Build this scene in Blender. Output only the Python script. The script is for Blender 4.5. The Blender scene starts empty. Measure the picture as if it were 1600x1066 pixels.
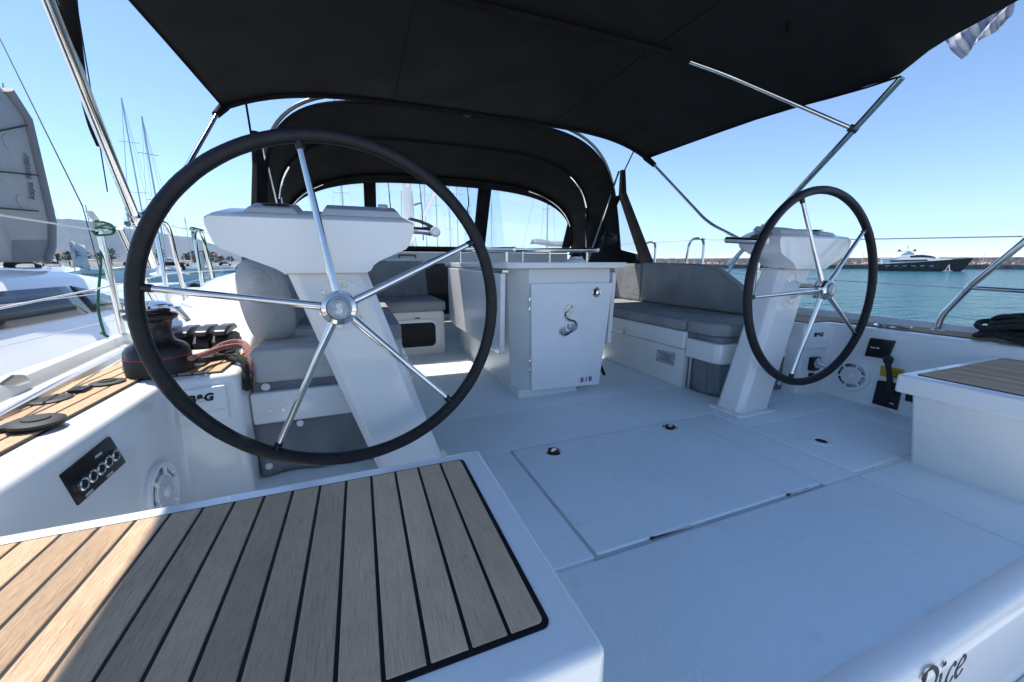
import bpy, bmesh, math, random
from mathutils import Vector, Matrix
random.seed(7)
PI = math.pi
sc = bpy.context.scene
col = sc.collection

# ------------------------------------------------------------------ camera
# boat frame: X starboard, Y forward, Z up, cockpit sole at z = 0, centreline X = 0
CAM = Vector((-1.048, 0.0, 0.8)); YAW = math.radians(21.4); PIT = math.radians(11.4); FPX = 600.0
cd = bpy.data.cameras.new('camera'); cam = bpy.data.objects.new('camera', cd); col.objects.link(cam)
cam.location = CAM; cam.rotation_euler = (PI/2 - PIT, 0, -YAW)
cd.sensor_width = 36; cd.lens = 36*FPX/1600; cd.clip_start = .02; cd.clip_end = 20000
sc.camera = cam

# ------------------------------------------------------------------ light
SUNV = Vector((-.31, .40, 1.0)).normalized()          # towards the sun
ELEV = math.asin(SUNV.z); AZ = math.atan2(SUNV.x, SUNV.y)
w = bpy.data.worlds.new('World'); sc.world = w; w.use_nodes = True
nt = w.node_tree; bg = nt.nodes['Background']
sky = nt.nodes.new('ShaderNodeTexSky'); sky.sky_type = 'NISHITA'; sky.sun_disc = False
sky.sun_elevation = ELEV; sky.sun_rotation = AZ; sky.air_density = .80; sky.dust_density = .02; sky.ozone_density = 3.0
nt.links.new(sky.outputs[0], bg.inputs[0]); bg.inputs[1].default_value = 0.088
sl = bpy.data.lights.new('sun', 'SUN'); sl.energy = 2.4; sl.angle = math.radians(.53); sl.color = (1, .955, .88)
so = bpy.data.objects.new('sun', sl); col.objects.link(so); so.location = (-20, 30, 60)
so.rotation_euler = (-SUNV).to_track_quat('-Z', 'Y').to_euler()
sc.view_settings.view_transform = 'Standard'; sc.view_settings.look = 'None'
sc.view_settings.exposure = 1.43; sc.view_settings.gamma = 1
sc.cycles.max_bounces = 16; sc.cycles.diffuse_bounces = 10; sc.cycles.glossy_bounces = 6
sc.render.resolution_x = 1024; sc.render.resolution_y = 682

# ------------------------------------------------------------------ pixel -> direction (1600x1066 photo), distance from a touched plane
_fh = Vector((math.sin(YAW), math.cos(YAW), 0)); _up0 = Vector((0, 0, 1))
_fw = _fh*math.cos(PIT) - _up0*math.sin(PIT); _rt = Vector((math.cos(YAW), -math.sin(YAW), 0)); _up = _rt.cross(_fw)
def ray(x, y): return _fw + _rt*((x-800)/FPX) - _up*((y-533)/FPX)
def PZ(x, y, z): r = ray(x, y); return CAM + r*((z-CAM.z)/r.z)
def PX(x, y, X): r = ray(x, y); return CAM + r*((X-CAM.x)/r.x)
def PY(x, y, Y): r = ray(x, y); return CAM + r*((Y-CAM.y)/r.y)
WATER = -1.05

# ------------------------------------------------------------------ materials
MATS = {}
def pm(name, c, rough=.5, metal=0, var=.06, vs=6, bump=0, bs=150, spec=.5, coat=0, stretch=None, hue=None, trans=0):
    m = bpy.data.materials.new(name); m.use_nodes = True; n = m.node_tree; L = n.links.new
    b = n.nodes['Principled BSDF']; b.inputs['Roughness'].default_value = rough; b.inputs['Metallic'].default_value = metal
    b.inputs['Specular IOR Level'].default_value = spec; b.inputs['Coat Weight'].default_value = coat
    tc = n.nodes.new('ShaderNodeTexCoord'); mp = n.nodes.new('ShaderNodeMapping'); L(tc.outputs['Object'], mp.inputs[0])
    if stretch: mp.inputs['Scale'].default_value = stretch
    nz = n.nodes.new('ShaderNodeTexNoise'); nz.inputs['Scale'].default_value = vs; nz.inputs['Detail'].default_value = 6
    L(mp.outputs[0], nz.inputs[0])
    mix = n.nodes.new('ShaderNodeMix'); mix.data_type = 'RGBA'
    c2 = hue if hue else tuple(v*(1-2*var) for v in c)
    c1 = tuple(min(1, v*(1+var)) for v in c)
    mix.inputs[6].default_value = (*c1, 1); mix.inputs[7].default_value = (*c2, 1)
    rmp = n.nodes.new('ShaderNodeMapRange'); rmp.inputs[1].default_value = .35; rmp.inputs[2].default_value = .75
    L(nz.outputs['Fac'], rmp.inputs[0]); L(rmp.outputs[0], mix.inputs[0]); L(mix.outputs[2], b.inputs['Base Color'])
    # roughness breakup
    rr = n.nodes.new('ShaderNodeMapRange'); rr.inputs[3].default_value = max(.02, rough*.85); rr.inputs[4].default_value = min(1, rough*1.2)
    L(nz.outputs['Fac'], rr.inputs[0]); L(rr.outputs[0], b.inputs['Roughness'])
    if bump:
        n2 = n.nodes.new('ShaderNodeTexNoise'); n2.inputs['Scale'].default_value = bs; n2.inputs['Detail'].default_value = 3
        L(mp.outputs[0], n2.inputs[0]); bp = n.nodes.new('ShaderNodeBump'); bp.inputs['Strength'].default_value = bump; bp.inputs['Distance'].default_value = .004
        L(n2.outputs['Fac'], bp.inputs['Height']); L(bp.outputs[0], b.inputs['Normal'])
    if trans: b.inputs['Transmission Weight'].default_value = trans
    MATS[name] = m; return m

gel = pm('white_gelcoat', (.82, .82, .805), .20, var=.02, vs=2.2, spec=.5, coat=.45, bump=.02, bs=14)
gel2 = pm('cream_gelcoat', (.78, .775, .745), .28, var=.03, vs=3, bump=.02, bs=14)
panelw = pm('white_plastic', (.84, .845, .85), .38, var=.02)
covergrey = pm('grey_plastic_cover', (.50, .52, .55), .45, var=.04)
steel = pm('polished_stainless', (.72, .71, .69), .09, 1, var=.03, vs=20)
brush = pm('brushed_stainless', (.62, .62, .61), .25, 1, var=.05, vs=30)
caulk = pm('black_caulk', (.008, .009, .012), .55, var=.1, spec=.25)
black = pm('black_plastic', (.012, .012, .013), .32, var=.1, spec=.4)
blackm = pm('matt_black_rubber', (.02, .02, .021), .6, var=.15, bump=.1, bs=300)
alum = pm('anodised_aluminium', (.55, .55, .55), .35, .9, var=.05)
leather = pm('black_leather', (.010, .0105, .013), .5, var=.2, vs=40, bump=.25, bs=420, spec=.35)
canvas = pm('black_canvas', (.0105, .011, .012), .8, var=.05, vs=3, bump=.3, bs=700, spec=.15)
canvas_trim = pm('black_canvas_trim', (.007, .007, .008), .8, var=.2, vs=9, spec=.15)
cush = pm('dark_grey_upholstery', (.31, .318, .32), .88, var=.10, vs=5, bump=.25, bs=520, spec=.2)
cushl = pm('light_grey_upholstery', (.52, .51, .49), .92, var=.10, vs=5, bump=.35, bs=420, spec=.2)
curtain = pm('grey_canvas_curtain', (.20, .215, .23), .8, var=.10, vs=7, bump=.1, bs=40, spec=.2)
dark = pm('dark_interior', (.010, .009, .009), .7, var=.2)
cabinwood = pm('dark_cabin_wood', (.05, .035, .027), .45, var=.2, stretch=(1, 1, 8))
redrope = pm('faded_red_rope', (.36, .15, .14), .9, var=.35, vs=160, bump=.8, bs=260)
blkrope = pm('black_rope', (.022, .021, .02), .85, var=.4, vs=140, bump=.8, bs=260)
grnrope = pm('green_rope', (.03, .16, .08), .85, var=.3, vs=140, bump=.8, bs=260)
wht = pm('white_wire', (.78, .78, .76), .4, var=.03)
yellow = pm('yellow_sticker', (.60, .36, .02), .5, var=.05)
inkm = pm('black_lettering', (.004, .004, .007), .5, var=.1)
redink = pm('red_lettering', (.35, .03, .06), .5, var=.1)
blueink = pm('dark_blue_lettering', (.05, .04, .14), .5, var=.1)
slate = pm('slate_emblem', (.27, .32, .38), .3, .3, var=.15, vs=60)
gold = pm('pale_gold_emblem', (.72, .70, .66), .3, .35, var=.15, vs=90)
silver = pm('silver_sticker', (.55, .56, .58), .35, .5, var=.1, vs=40)
fendergrey = pm('grey_inflatable_fabric', (.30, .305, .31), .62, var=.06, vs=2)
fenderdark = pm('dark_grey_inflatable_fabric', (.17, .175, .18), .62, var=.06, vs=2)
smoked = pm('smoked_glass', (.014, .017, .022), .10, var=.1, spec=.4)
hullblack = pm('glossy_black_hull', (.008, .009, .012), .12, var=.1, vs=.4)
hullblue = pm('pale_blue_hull', (.50, .62, .66), .25, var=.04, vs=.5)
stone = pm('breakwater_stone', (.55, .42, .33), .9, var=.4, vs=.9, hue=(.28, .20, .16), bump=.6, bs=2)
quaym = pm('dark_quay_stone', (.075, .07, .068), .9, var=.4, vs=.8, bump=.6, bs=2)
hillm = pm('dry_hill', (.11, .115, .11), .95, var=.25, vs=.006, hue=(.065, .08, .075))
shorem = pm('shore_rock', (.22, .20, .17), .95, var=.35, vs=.2)
leafm = pm('dark_leaves', (.045, .065, .03), .8, var=.4, vs=2)
bark = pm('bark', (.10, .075, .05), .9)
flagblue = pm('flag_blue_cloth', (.28, .30, .42), .85, trans=0)
flagwhite = pm('flag_white_cloth', (.62, .62, .62), .85)
oranged = pm('terracotta', (.38, .16, .09), .9, var=.2)
bluecover = pm('grey_blue_sailcloth', (.20, .25, .31), .85, var=.15, vs=2)
bounce_concrete = pm('bounce_quay_concrete', (.66, .645, .61), .9, var=.1, vs=1.5, bump=.3, bs=30)  # paled so the unseen quay throws more sunlight forward
seal = pm('pale_grey_seal', (.48, .52, .52), .7, var=.1)
dark_refl_steel = pm('dark_reflection_steel', (.20, .185, .165), .35, .8, var=.2)  # stainless tube; the black canopy's reflection is put into its dark colour
beige = pm('beige_sailcloth', (.66, .60, .52), .85, var=.1, vs=6)

def wrinkle(m, sc_, st, dist, stretch=(1, 1, 1)):
    n = m.node_tree; L = n.links.new; b = n.nodes['Principled BSDF']; tc = n.nodes.new('ShaderNodeTexCoord'); mp = n.nodes.new('ShaderNodeMapping'); mp.inputs['Scale'].default_value = stretch
    L(tc.outputs['Object'], mp.inputs[0]); z = n.nodes.new('ShaderNodeTexNoise'); z.inputs['Scale'].default_value = sc_; z.inputs['Detail'].default_value = 3; z.inputs['Distortion'].default_value = 1.2; L(mp.outputs[0], z.inputs[0])
    bp = n.nodes.new('ShaderNodeBump'); bp.inputs['Strength'].default_value = st; bp.inputs['Distance'].default_value = dist; L(z.outputs['Fac'], bp.inputs['Height'])
    if b.inputs['Normal'].is_linked: L(b.inputs['Normal'].links[0].from_socket, bp.inputs['Normal'])
    L(bp.outputs[0], b.inputs['Normal'])
wrinkle(cush, 7, .5, .02); wrinkle(cushl, 9, .6, .025); wrinkle(canvas, 1.3, .12, .05, (1, 1.6, 1)); wrinkle(curtain, 6, .6, .03, (1, 1, .4)); wrinkle(fendergrey, 2, .4, .05)
def teak_mat(name, c1, c2):
    m = bpy.data.materials.new(name); m.use_nodes = True; n = m.node_tree; L = n.links.new
    b = n.nodes['Principled BSDF']; b.inputs['Specular IOR Level'].default_value = .25
    tc = n.nodes.new('ShaderNodeTexCoord'); oi = n.nodes.new('ShaderNodeObjectInfo')
    sh = n.nodes.new('ShaderNodeVectorMath'); sh.operation = 'MULTIPLY_ADD'
    L(oi.outputs['Random'], sh.inputs[0]); sh.inputs[1].default_value = (9, 31, 17); L(tc.outputs['Object'], sh.inputs[2])
    def noise(scale, st, det=5, rough=.6):
        mp = n.nodes.new('ShaderNodeMapping'); mp.inputs['Scale'].default_value = st; L(sh.outputs[0], mp.inputs[0])
        z = n.nodes.new('ShaderNodeTexNoise'); z.inputs['Scale'].default_value = scale; z.inputs['Detail'].default_value = det
        z.inputs['Roughness'].default_value = rough; z.inputs['Distortion'].default_value = .4; L(mp.outputs[0], z.inputs[0]); return z.outputs['Fac']
    g1 = noise(46, (18, .55, 18), 8, .72); g2 = noise(170, (7, .22, 7), 4, .72); g3 = noise(3.5, (1.6, 1, 1), 4)
    def mr(s, a, bb, lo=0, hi=1):
        r = n.nodes.new('ShaderNodeMapRange'); r.inputs[1].default_value = a; r.inputs[2].default_value = bb; r.inputs[3].default_value = lo; r.inputs[4].default_value = hi; L(s, r.inputs[0]); return r.outputs[0]
    mx = n.nodes.new('ShaderNodeMix'); mx.data_type = 'RGBA'; mx.inputs[6].default_value = (*c1, 1); mx.inputs[7].default_value = (*c2, 1)
    L(mr(g1, .30, .72), mx.inputs[0])
    m2 = n.nodes.new('ShaderNodeMix'); m2.data_type = 'RGBA'; m2.blend_type = 'MULTIPLY'; m2.inputs[0].default_value = 1
    L(mx.outputs[2], m2.inputs[6])
    comb = n.nodes.new('ShaderNodeMath'); comb.operation = 'MULTIPLY'
    L(mr(g2, .56, .70, 1.0, .50), comb.inputs[0]); L(mr(g3, .3, .75, 1.10, .78), comb.inputs[1])
    c3 = n.nodes.new('ShaderNodeMath'); c3.operation = 'MULTIPLY'; L(comb.outputs[0], c3.inputs[0]); L(mr(oi.outputs['Random'], 0, 1, .78, 1.14), c3.inputs[1])
    L(c3.outputs[0], m2.inputs[7]); L(m2.outputs[2], b.inputs['Base Color'])
    b.inputs['Roughness'].default_value = .72
    bp = n.nodes.new('ShaderNodeBump'); bp.inputs['Strength'].default_value = .55; bp.inputs['Distance'].default_value = .0015
    L(mr(g2, .5, .72, 1, 0), bp.inputs['Height']); L(bp.outputs[0], b.inputs['Normal'])
    return m
teak = teak_mat('weathered_teak', (.72, .505, .325), (.54, .36, .22))

def nonskid_mat():
    m = pm('nonskid_gelcoat', (.745, .825, .855), .5, var=.035, vs=1.6)
    n = m.node_tree; L = n.links.new; b = n.nodes['Principled BSDF']
    tc = n.nodes.new('ShaderNodeTexCoord'); hs = []
    for a in (.78, -.78):
        mp = n.nodes.new('ShaderNodeMapping'); mp.inputs['Rotation'].default_value = (0, 0, a); L(tc.outputs['Object'], mp.inputs[0])
        wv = n.nodes.new('ShaderNodeTexWave'); wv.inputs['Scale'].default_value = 42; L(mp.outputs[0], wv.inputs[0]); hs.append(wv.outputs['Fac'])
    mu = n.nodes.new('ShaderNodeMath'); mu.operation = 'MULTIPLY'; L(hs[0], mu.inputs[0]); L(hs[1], mu.inputs[1])
    bp = n.nodes.new('ShaderNodeBump'); bp.inputs['Strength'].default_value = .4; bp.inputs['Distance'].default_value = .0013
    L(mu.outputs[0], bp.inputs['Height']); L(bp.outputs[0], b.inputs['Normal'])
    # faint scuffs
    base = b.inputs['Base Color'].links[0].from_socket
    nz = n.nodes.new('ShaderNodeTexNoise'); nz.inputs['Scale'].default_value = 9; nz.inputs['Detail'].default_value = 8; nz.inputs['Roughness'].default_value = .7; L(tc.outputs['Object'], nz.inputs[0])
    r = n.nodes.new('ShaderNodeMapRange'); r.inputs[1].default_value = .56; r.inputs[2].default_value = .80; r.inputs[3].default_value = 1; r.inputs[4].default_value = .83; L(nz.outputs['Fac'], r.inputs[0])
    mx = n.nodes.new('ShaderNodeMix'); mx.data_type = 'RGBA'; mx.blend_type = 'MULTIPLY'; mx.inputs[0].default_value = 1
    L(base, mx.inputs[6]); L(r.outputs[0], mx.inputs[7]); L(mx.outputs[2], b.inputs['Base Color'])
    return m
nonskid = nonskid_mat()

def water_mat():
    m = bpy.data.materials.new('sea_water'); m.use_nodes = True; n = m.node_tree; L = n.links.new; b = n.nodes['Principled BSDF']
    b.inputs['Base Color'].default_value = (.008, .105, .145, 1); b.inputs['Roughness'].default_value = .12; b.inputs['IOR'].default_value = 1.33
    tc = n.nodes.new('ShaderNodeTexCoord'); prev = None
    for s, st, d in ((.35, 1.0, 1.1), (1.3, 1.0, .45), (4.5, 1.0, .10)):
        mp = n.nodes.new('ShaderNodeMapping'); mp.inputs['Rotation'].default_value = (0, 0, .5); mp.inputs['Scale'].default_value = (1, 1.9, 1); L(tc.outputs['Object'], mp.inputs[0])
        z = n.nodes.new('ShaderNodeTexNoise'); z.inputs['Scale'].default_value = s; z.inputs['Detail'].default_value = 4; L(mp.outputs[0], z.inputs[0])
        bp = n.nodes.new('ShaderNodeBump'); bp.inputs['Strength'].default_value = st; bp.inputs['Distance'].default_value = d
        L(z.outputs['Fac'], bp.inputs['Height'])
        if prev: L(prev, bp.inputs['Normal'])
        prev = bp.outputs[0]
    L(prev, b.inputs['Normal'])
    return m
water = water_mat()

def pane_mat():
    m = bpy.data.materials.new('clear_vinyl'); m.use_nodes = True; n = m.node_tree; L = n.links.new; n.nodes.remove(n.nodes['Principled BSDF'])
    t = n.nodes.new('ShaderNodeBsdfTransparent'); t.inputs[0].default_value = (.93, .95, .95, 1)
    g = n.nodes.new('ShaderNodeBsdfGlossy'); g.inputs['Roughness'].default_value = .06
    d = n.nodes.new('ShaderNodeBsdfTranslucent'); d.inputs[0].default_value = (.8, .85, .88, 1)
    a = n.nodes.new('ShaderNodeMixShader'); a.inputs[0].default_value = .04; L(t.outputs[0], a.inputs[1]); L(g.outputs[0], a.inputs[2])
    c = n.nodes.new('ShaderNodeMixShader'); c.inputs[0].default_value = .06; L(a.outputs[0], c.inputs[1]); L(d.outputs[0], c.inputs[2])
    tc = n.nodes.new('ShaderNodeTexCoord'); z = n.nodes.new('ShaderNodeTexNoise'); z.inputs['Scale'].default_value = 4; L(tc.outputs['Object'], z.inputs[0])
    bp = n.nodes.new('ShaderNodeBump'); bp.inputs['Strength'].default_value = .2; bp.inputs['Distance'].default_value = .01; L(z.outputs['Fac'], bp.inputs['Height']); L(bp.outputs[0], g.inputs['Normal'])
    L(c.outputs[0], n.nodes['Material Output'].inputs[0]); return m
pane = pane_mat()

# ------------------------------------------------------------------ mesh builder
class MB:
    def __init__(s): s.v = []; s.f = []
    def add(s, vs, fs):
        k = len(s.v); s.v += [tuple(p) for p in vs]; s.f += [tuple(i+k for i in f) for f in fs]; return s
    def box(s, x0, x1, y0, y1, z0, z1):
        return s.add([(x0,y0,z0),(x1,y0,z0),(x1,y1,z0),(x0,y1,z0),(x0,y0,z1),(x1,y0,z1),(x1,y1,z1),(x0,y1,z1)],
                     [(0,3,2,1),(4,5,6,7),(0,1,5,4),(1,2,6,5),(2,3,7,6),(3,0,4,7)])
    def loft(s, rings, caps=True, closed=True):
        k = len(rings[0]); vs = [p for r in rings for p in r]; fs = []
        for i in range(len(rings)-1):
            for j in range(k if closed else k-1):
                a = i*k+j; b = i*k+(j+1) % k; fs.append((a, b, b+k, a+k))
        if caps: fs.append(tuple(range(k-1, -1, -1))); fs.append(tuple(range((len(rings)-1)*k, len(rings)*k)))
        return s.add(vs, fs)
    def prism(s, pts, axis, a, b):
        def P(u, v, t): return {'z': (u, v, t), 'y': (u, t, v), 'x': (t, u, v)}[axis]
        return s.loft([[P(u, v, a) for u, v in pts], [P(u, v, b) for u, v in pts]])
    def grid(s, rows): return s.loft(rows, caps=False, closed=False)
    def tube(s, path, r, seg=10, caps=True):
        P = [Vector(p) for p in path]; n = len(P); R = r if isinstance(r, (list, tuple)) else [r]*n; rings = []; u = None
        for i in range(n):
            t = (P[min(i+1, n-1)] - P[max(i-1, 0)]).normalized()
            if u is None: u = t.orthogonal().normalized()
            u = (u - t*u.dot(t)).normalized(); v = t.cross(u)
            rings.append([P[i] + (u*math.cos(2*PI*k/seg) + v*math.sin(2*PI*k/seg))*R[i] for k in range(seg)])
        return s.loft(rings, caps)
    def lathe(s, prof, o, ax, seg=24):
        o = Vector(o); ax = Vector(ax).normalized(); u = ax.orthogonal().normalized(); v = ax.cross(u)
        return s.loft([[o + ax*h + (u*math.cos(2*PI*k/seg) + v*math.sin(2*PI*k/seg))*max(r, 1e-4) for k in range(seg)] for r, h in prof])
    def build(s, name, m, parent=None, bevel=0, ang=38, seg=2, solid=0, sub=0):
        me = bpy.data.meshes.new(name); bm = bmesh.new()
        vs = [bm.verts.new(p) for p in s.v]
        for f in s.f:
            try: bm.faces.new([vs[i] for i in f])
            except ValueError: pass
        bmesh.ops.recalc_face_normals(bm, faces=bm.faces)
        if bevel:
            es = [e for e in bm.edges if len(e.link_faces) == 2 and e.calc_face_angle(0) > math.radians(28)]
            bmesh.ops.bevel(bm, geom=es, offset=bevel, segments=seg, affect='EDGES', clamp_overlap=True, profile=.6)
        bm.to_mesh(me); bm.free()
        for p in me.polygons: p.use_smooth = True
        me.set_sharp_from_angle(angle=math.radians(ang))
        me.materials.append(m)
        o = bpy.data.objects.new(name, me); col.objects.link(o)
        if parent is not None:
            o.parent = parent; o.matrix_parent_inverse = Matrix.Translation(-parent.location)
        if solid:
            md = o.modifiers.new('thickness', 'SOLIDIFY'); md.thickness = solid; md.offset = 0
        if sub:
            md = o.modifiers.new('sub', 'SUBSURF'); md.levels = sub; md.render_levels = sub
        return o
def tag(o, label, cat, group=None):
    o['label'] = label; o['category'] = cat
    if group: o['group'] = group
    return o
def struct(o): o['kind'] = 'structure'; return o
def thing(name, loc, label, cat, group=None):
    o = bpy.data.objects.new(name, None); o.empty_display_size = .1; o.location = loc; col.objects.link(o); return tag(o, label, cat, group)
def smooth_path(pts, n=8):
    P = [Vector(p) for p in pts]; P = [P[0]*2-P[1]] + P + [P[-1]*2-P[-2]]; out = []
    for i in range(1, len(P)-2):
        for k in range(n):
            t = k/n; a, b, c, d = P[i-1], P[i], P[i+1], P[i+2]
            out.append(.5*((2*b) + (c-a)*t + (2*a-5*b+4*c-d)*t*t + (3*b-a-3*c+d)*t**3))
    out.append(P[-2]); return out
def bend_path(pts, rad, n=6):
    """straight segments with rounded corners"""
    P = [Vector(p) for p in pts]; out = [P[0]]
    for i in range(1, len(P)-1):
        a = (P[i-1]-P[i]); b = (P[i+1]-P[i]); r = min(rad, a.length*.45, b.length*.45)
        p0 = P[i]+a.normalized()*r; p1 = P[i]+b.normalized()*r
        for k in range(n+1):
            t = k/n; out.append(p0*(1-t)**2 + P[i]*2*t*(1-t) + p1*t*t)
    out.append(P[-1]); return out
def text_mesh(txt, size, o, ux, uy, m, parent, name='lettering', ext=.0006, shear=0, bold=0, align='CENTER', lift=.0012):
    c = bpy.data.curves.new(name, 'FONT'); c.body = txt; c.size = size; c.extrude = ext; c.shear = shear; c.offset = bold; c.align_x = align; c.align_y = 'CENTER'; c.resolution_u = 3
    t = bpy.data.objects.new('tmp', c); col.objects.link(t); dg = bpy.context.evaluated_depsgraph_get()
    me = bpy.data.meshes.new_from_object(t.evaluated_get(dg)); bpy.data.objects.remove(t)
    ux = Vector(ux).normalized(); uz = ux.cross(Vector(uy)).normalized(); uy = uz.cross(ux)
    R = Matrix((ux, uy, uz)).transposed().to_4x4(); R.translation = Vector(o) + uz*lift
    me.transform(R); me.materials.clear(); me.materials.append(m); me.name = name
    ob = bpy.data.objects.new(name, me); col.objects.link(ob)
    if parent is not None: ob.parent = parent; ob.matrix_parent_inverse = Matrix.Translation(-parent.location)
    return ob
def ribbon(b, pts, wf, o, ux, uy, t=.0012, lift=.001):
    """flat calligraphic stroke on a plane; wf(i,angle)->half width"""
    o = Vector(o); ux = Vector(ux).normalized(); n = ux.cross(Vector(uy)).normalized(); uy = n.cross(ux)
    P = smooth_path([(p[0], p[1], 0) for p in pts], 6); L, R = [], []
    for i, p in enumerate(P):
        d = (P[min(i+1, len(P)-1)]-P[max(i-1, 0)]).normalized(); q = Vector((-d.y, d.x, 0)); h = wf(i/(len(P)-1), math.atan2(d.y, d.x))
        L.append(p+q*h); R.append(p-q*h)
    W = lambda p, z: o+ux*p.x+uy*p.y+n*z
    rings = [[W(L[i], lift), W(R[i], lift), W(R[i], lift+t), W(L[i], lift+t)] for i in range(len(P))]
    b.loft(rings)
    return b

def planks(parent, x0, x1, ya, yb, z, n, m=teak, gap=.0065, th=.009):
    """n planks side by side between x0 and x1; ya(x), yb(x) give the ends"""
    wd = (x1-x0)/n
    for i in range(n):
        a = x0+wd*i+gap/2; b = x0+wd*(i+1)-gap/2
        mb = MB().prism([(a, ya(a)), (b, ya(b)), (b, yb(b)), (a, yb(a))], 'z', z-th, z)
        mb.build('plank', m, parent, bevel=.0012, seg=1)

# ================================================================== THE BOAT: fixed structure
# cockpit sole: base sheet and separately moulded non-skid panels with sunk joints
sole = struct(MB().box(-1.7, 1.7, .30, 4.62, -.06, -.009).build('cockpit_sole', gel2, bevel=.01))
def floor_panel(x0, x1, y0, y1, z=.0, bev=.006, name='floor_panel', parent=sole, m=nonskid):
    return MB().box(x0, x1, y0, y1, z-.03, z).build(name, m, parent, bevel=bev, seg=3)
g = .005
floor_panel(-1.64, .685-g, .345, .775-g, 0)            # aft panel
floor_panel(.685+g, 1.64, .345, .775-g, 0)
floor_panel(-1.64, -.486-g*1.6, .775+g, 1.445, 0)
floor_panel(.494+g, .69-g, .775+g, 1.445, -.002)
floor_panel(.69+g, 1.64, 1.24+g, 1.445, -.001)
floor_panel(1.385+g, 1.64, .775+g, 1.24-g, -.001)
floor_panel(-1.64, 1.64, 1.445+.003, 1.86, -.001, .004)
floor_panel(-1.64, 1.64, 1.866, 4.6, -.0015, .003)
# rounded aft lip of the sole and transom face
def lip():
    prof = [(y-.058, z) for y, z in ((.405, -.03), (.405, .0), (.395, .004), (.376, .004), (.358, -.003), (.345, -.018), (.338, -.045), (.315, -.30), (.30, -.42), (.42, -.42))]
    return MB().prism(prof, 'x', -1.95, 1.95)
transom = struct(lip().build('transom', gel, ang=30))
MB().prism([(.262, -.235), (.243, -.232), (.236, -.25), (.234, -.272), (.262, -.272)], 'x', -1.9, 1.9).build('rubbing_strip', gel, transom, bevel=.003)
MB().box(-1.9, 1.9, .215, .26, -.31, -.272).build('gasket', blackm, transom, bevel=.004)
plat = struct(MB().box(-1.8, 1.8, -1.2, .25, -.55, -.44).build('swim_platform', gel, bevel=.02))
# boat name in an italic pen hand on the transom
dz = Vector((.318, 0, .025)).normalized()
nm = MB(); A0 = PY(1430, 1106, .27)
for _ in range(8): A0 = PY(1430, 1106, .280-.0902*(-.045-A0.z))
def pen(k): return lambda t, a: k*(.012+.048*abs(math.sin(a-.35)))
S = .092
def stroke(ox, pts, k=S): ribbon(nm, [((p[0]+p[1]*.32)*S+ox, p[1]*S) for p in pts], pen(k), A0, (1, 0, 0), (0, .0902, 1), t=.0009, lift=-.0002)
stroke(.0, [(.12, 0), (.12, .35), (.12, .72)]); stroke(.0, [(-.05, .62), (.1, .74), (.42, .72), (.66, .52), (.66, .25), (.46, .03), (.2, -.01), (-.02, .02)])
stroke(.079, [(.0, .42), (.04, .3), (.03, .06), (.1, .0), (.17, .06)]); stroke(.079, [(.03, .62), (.05, .60), (.055, .57)], S*1.6)
stroke(.110, [(.34, .36), (.26, .44), (.1, .36), (.02, .16), (.1, .01), (.24, .02), (.34, .12)])
stroke(.149, [(.05, .2), (.3, .27), (.36, .38), (.24, .45), (.08, .34), (.02, .15), (.12, .01), (.26, .03), (.36, .12)])
nm.build('lettering', inkm, transom)

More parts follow.
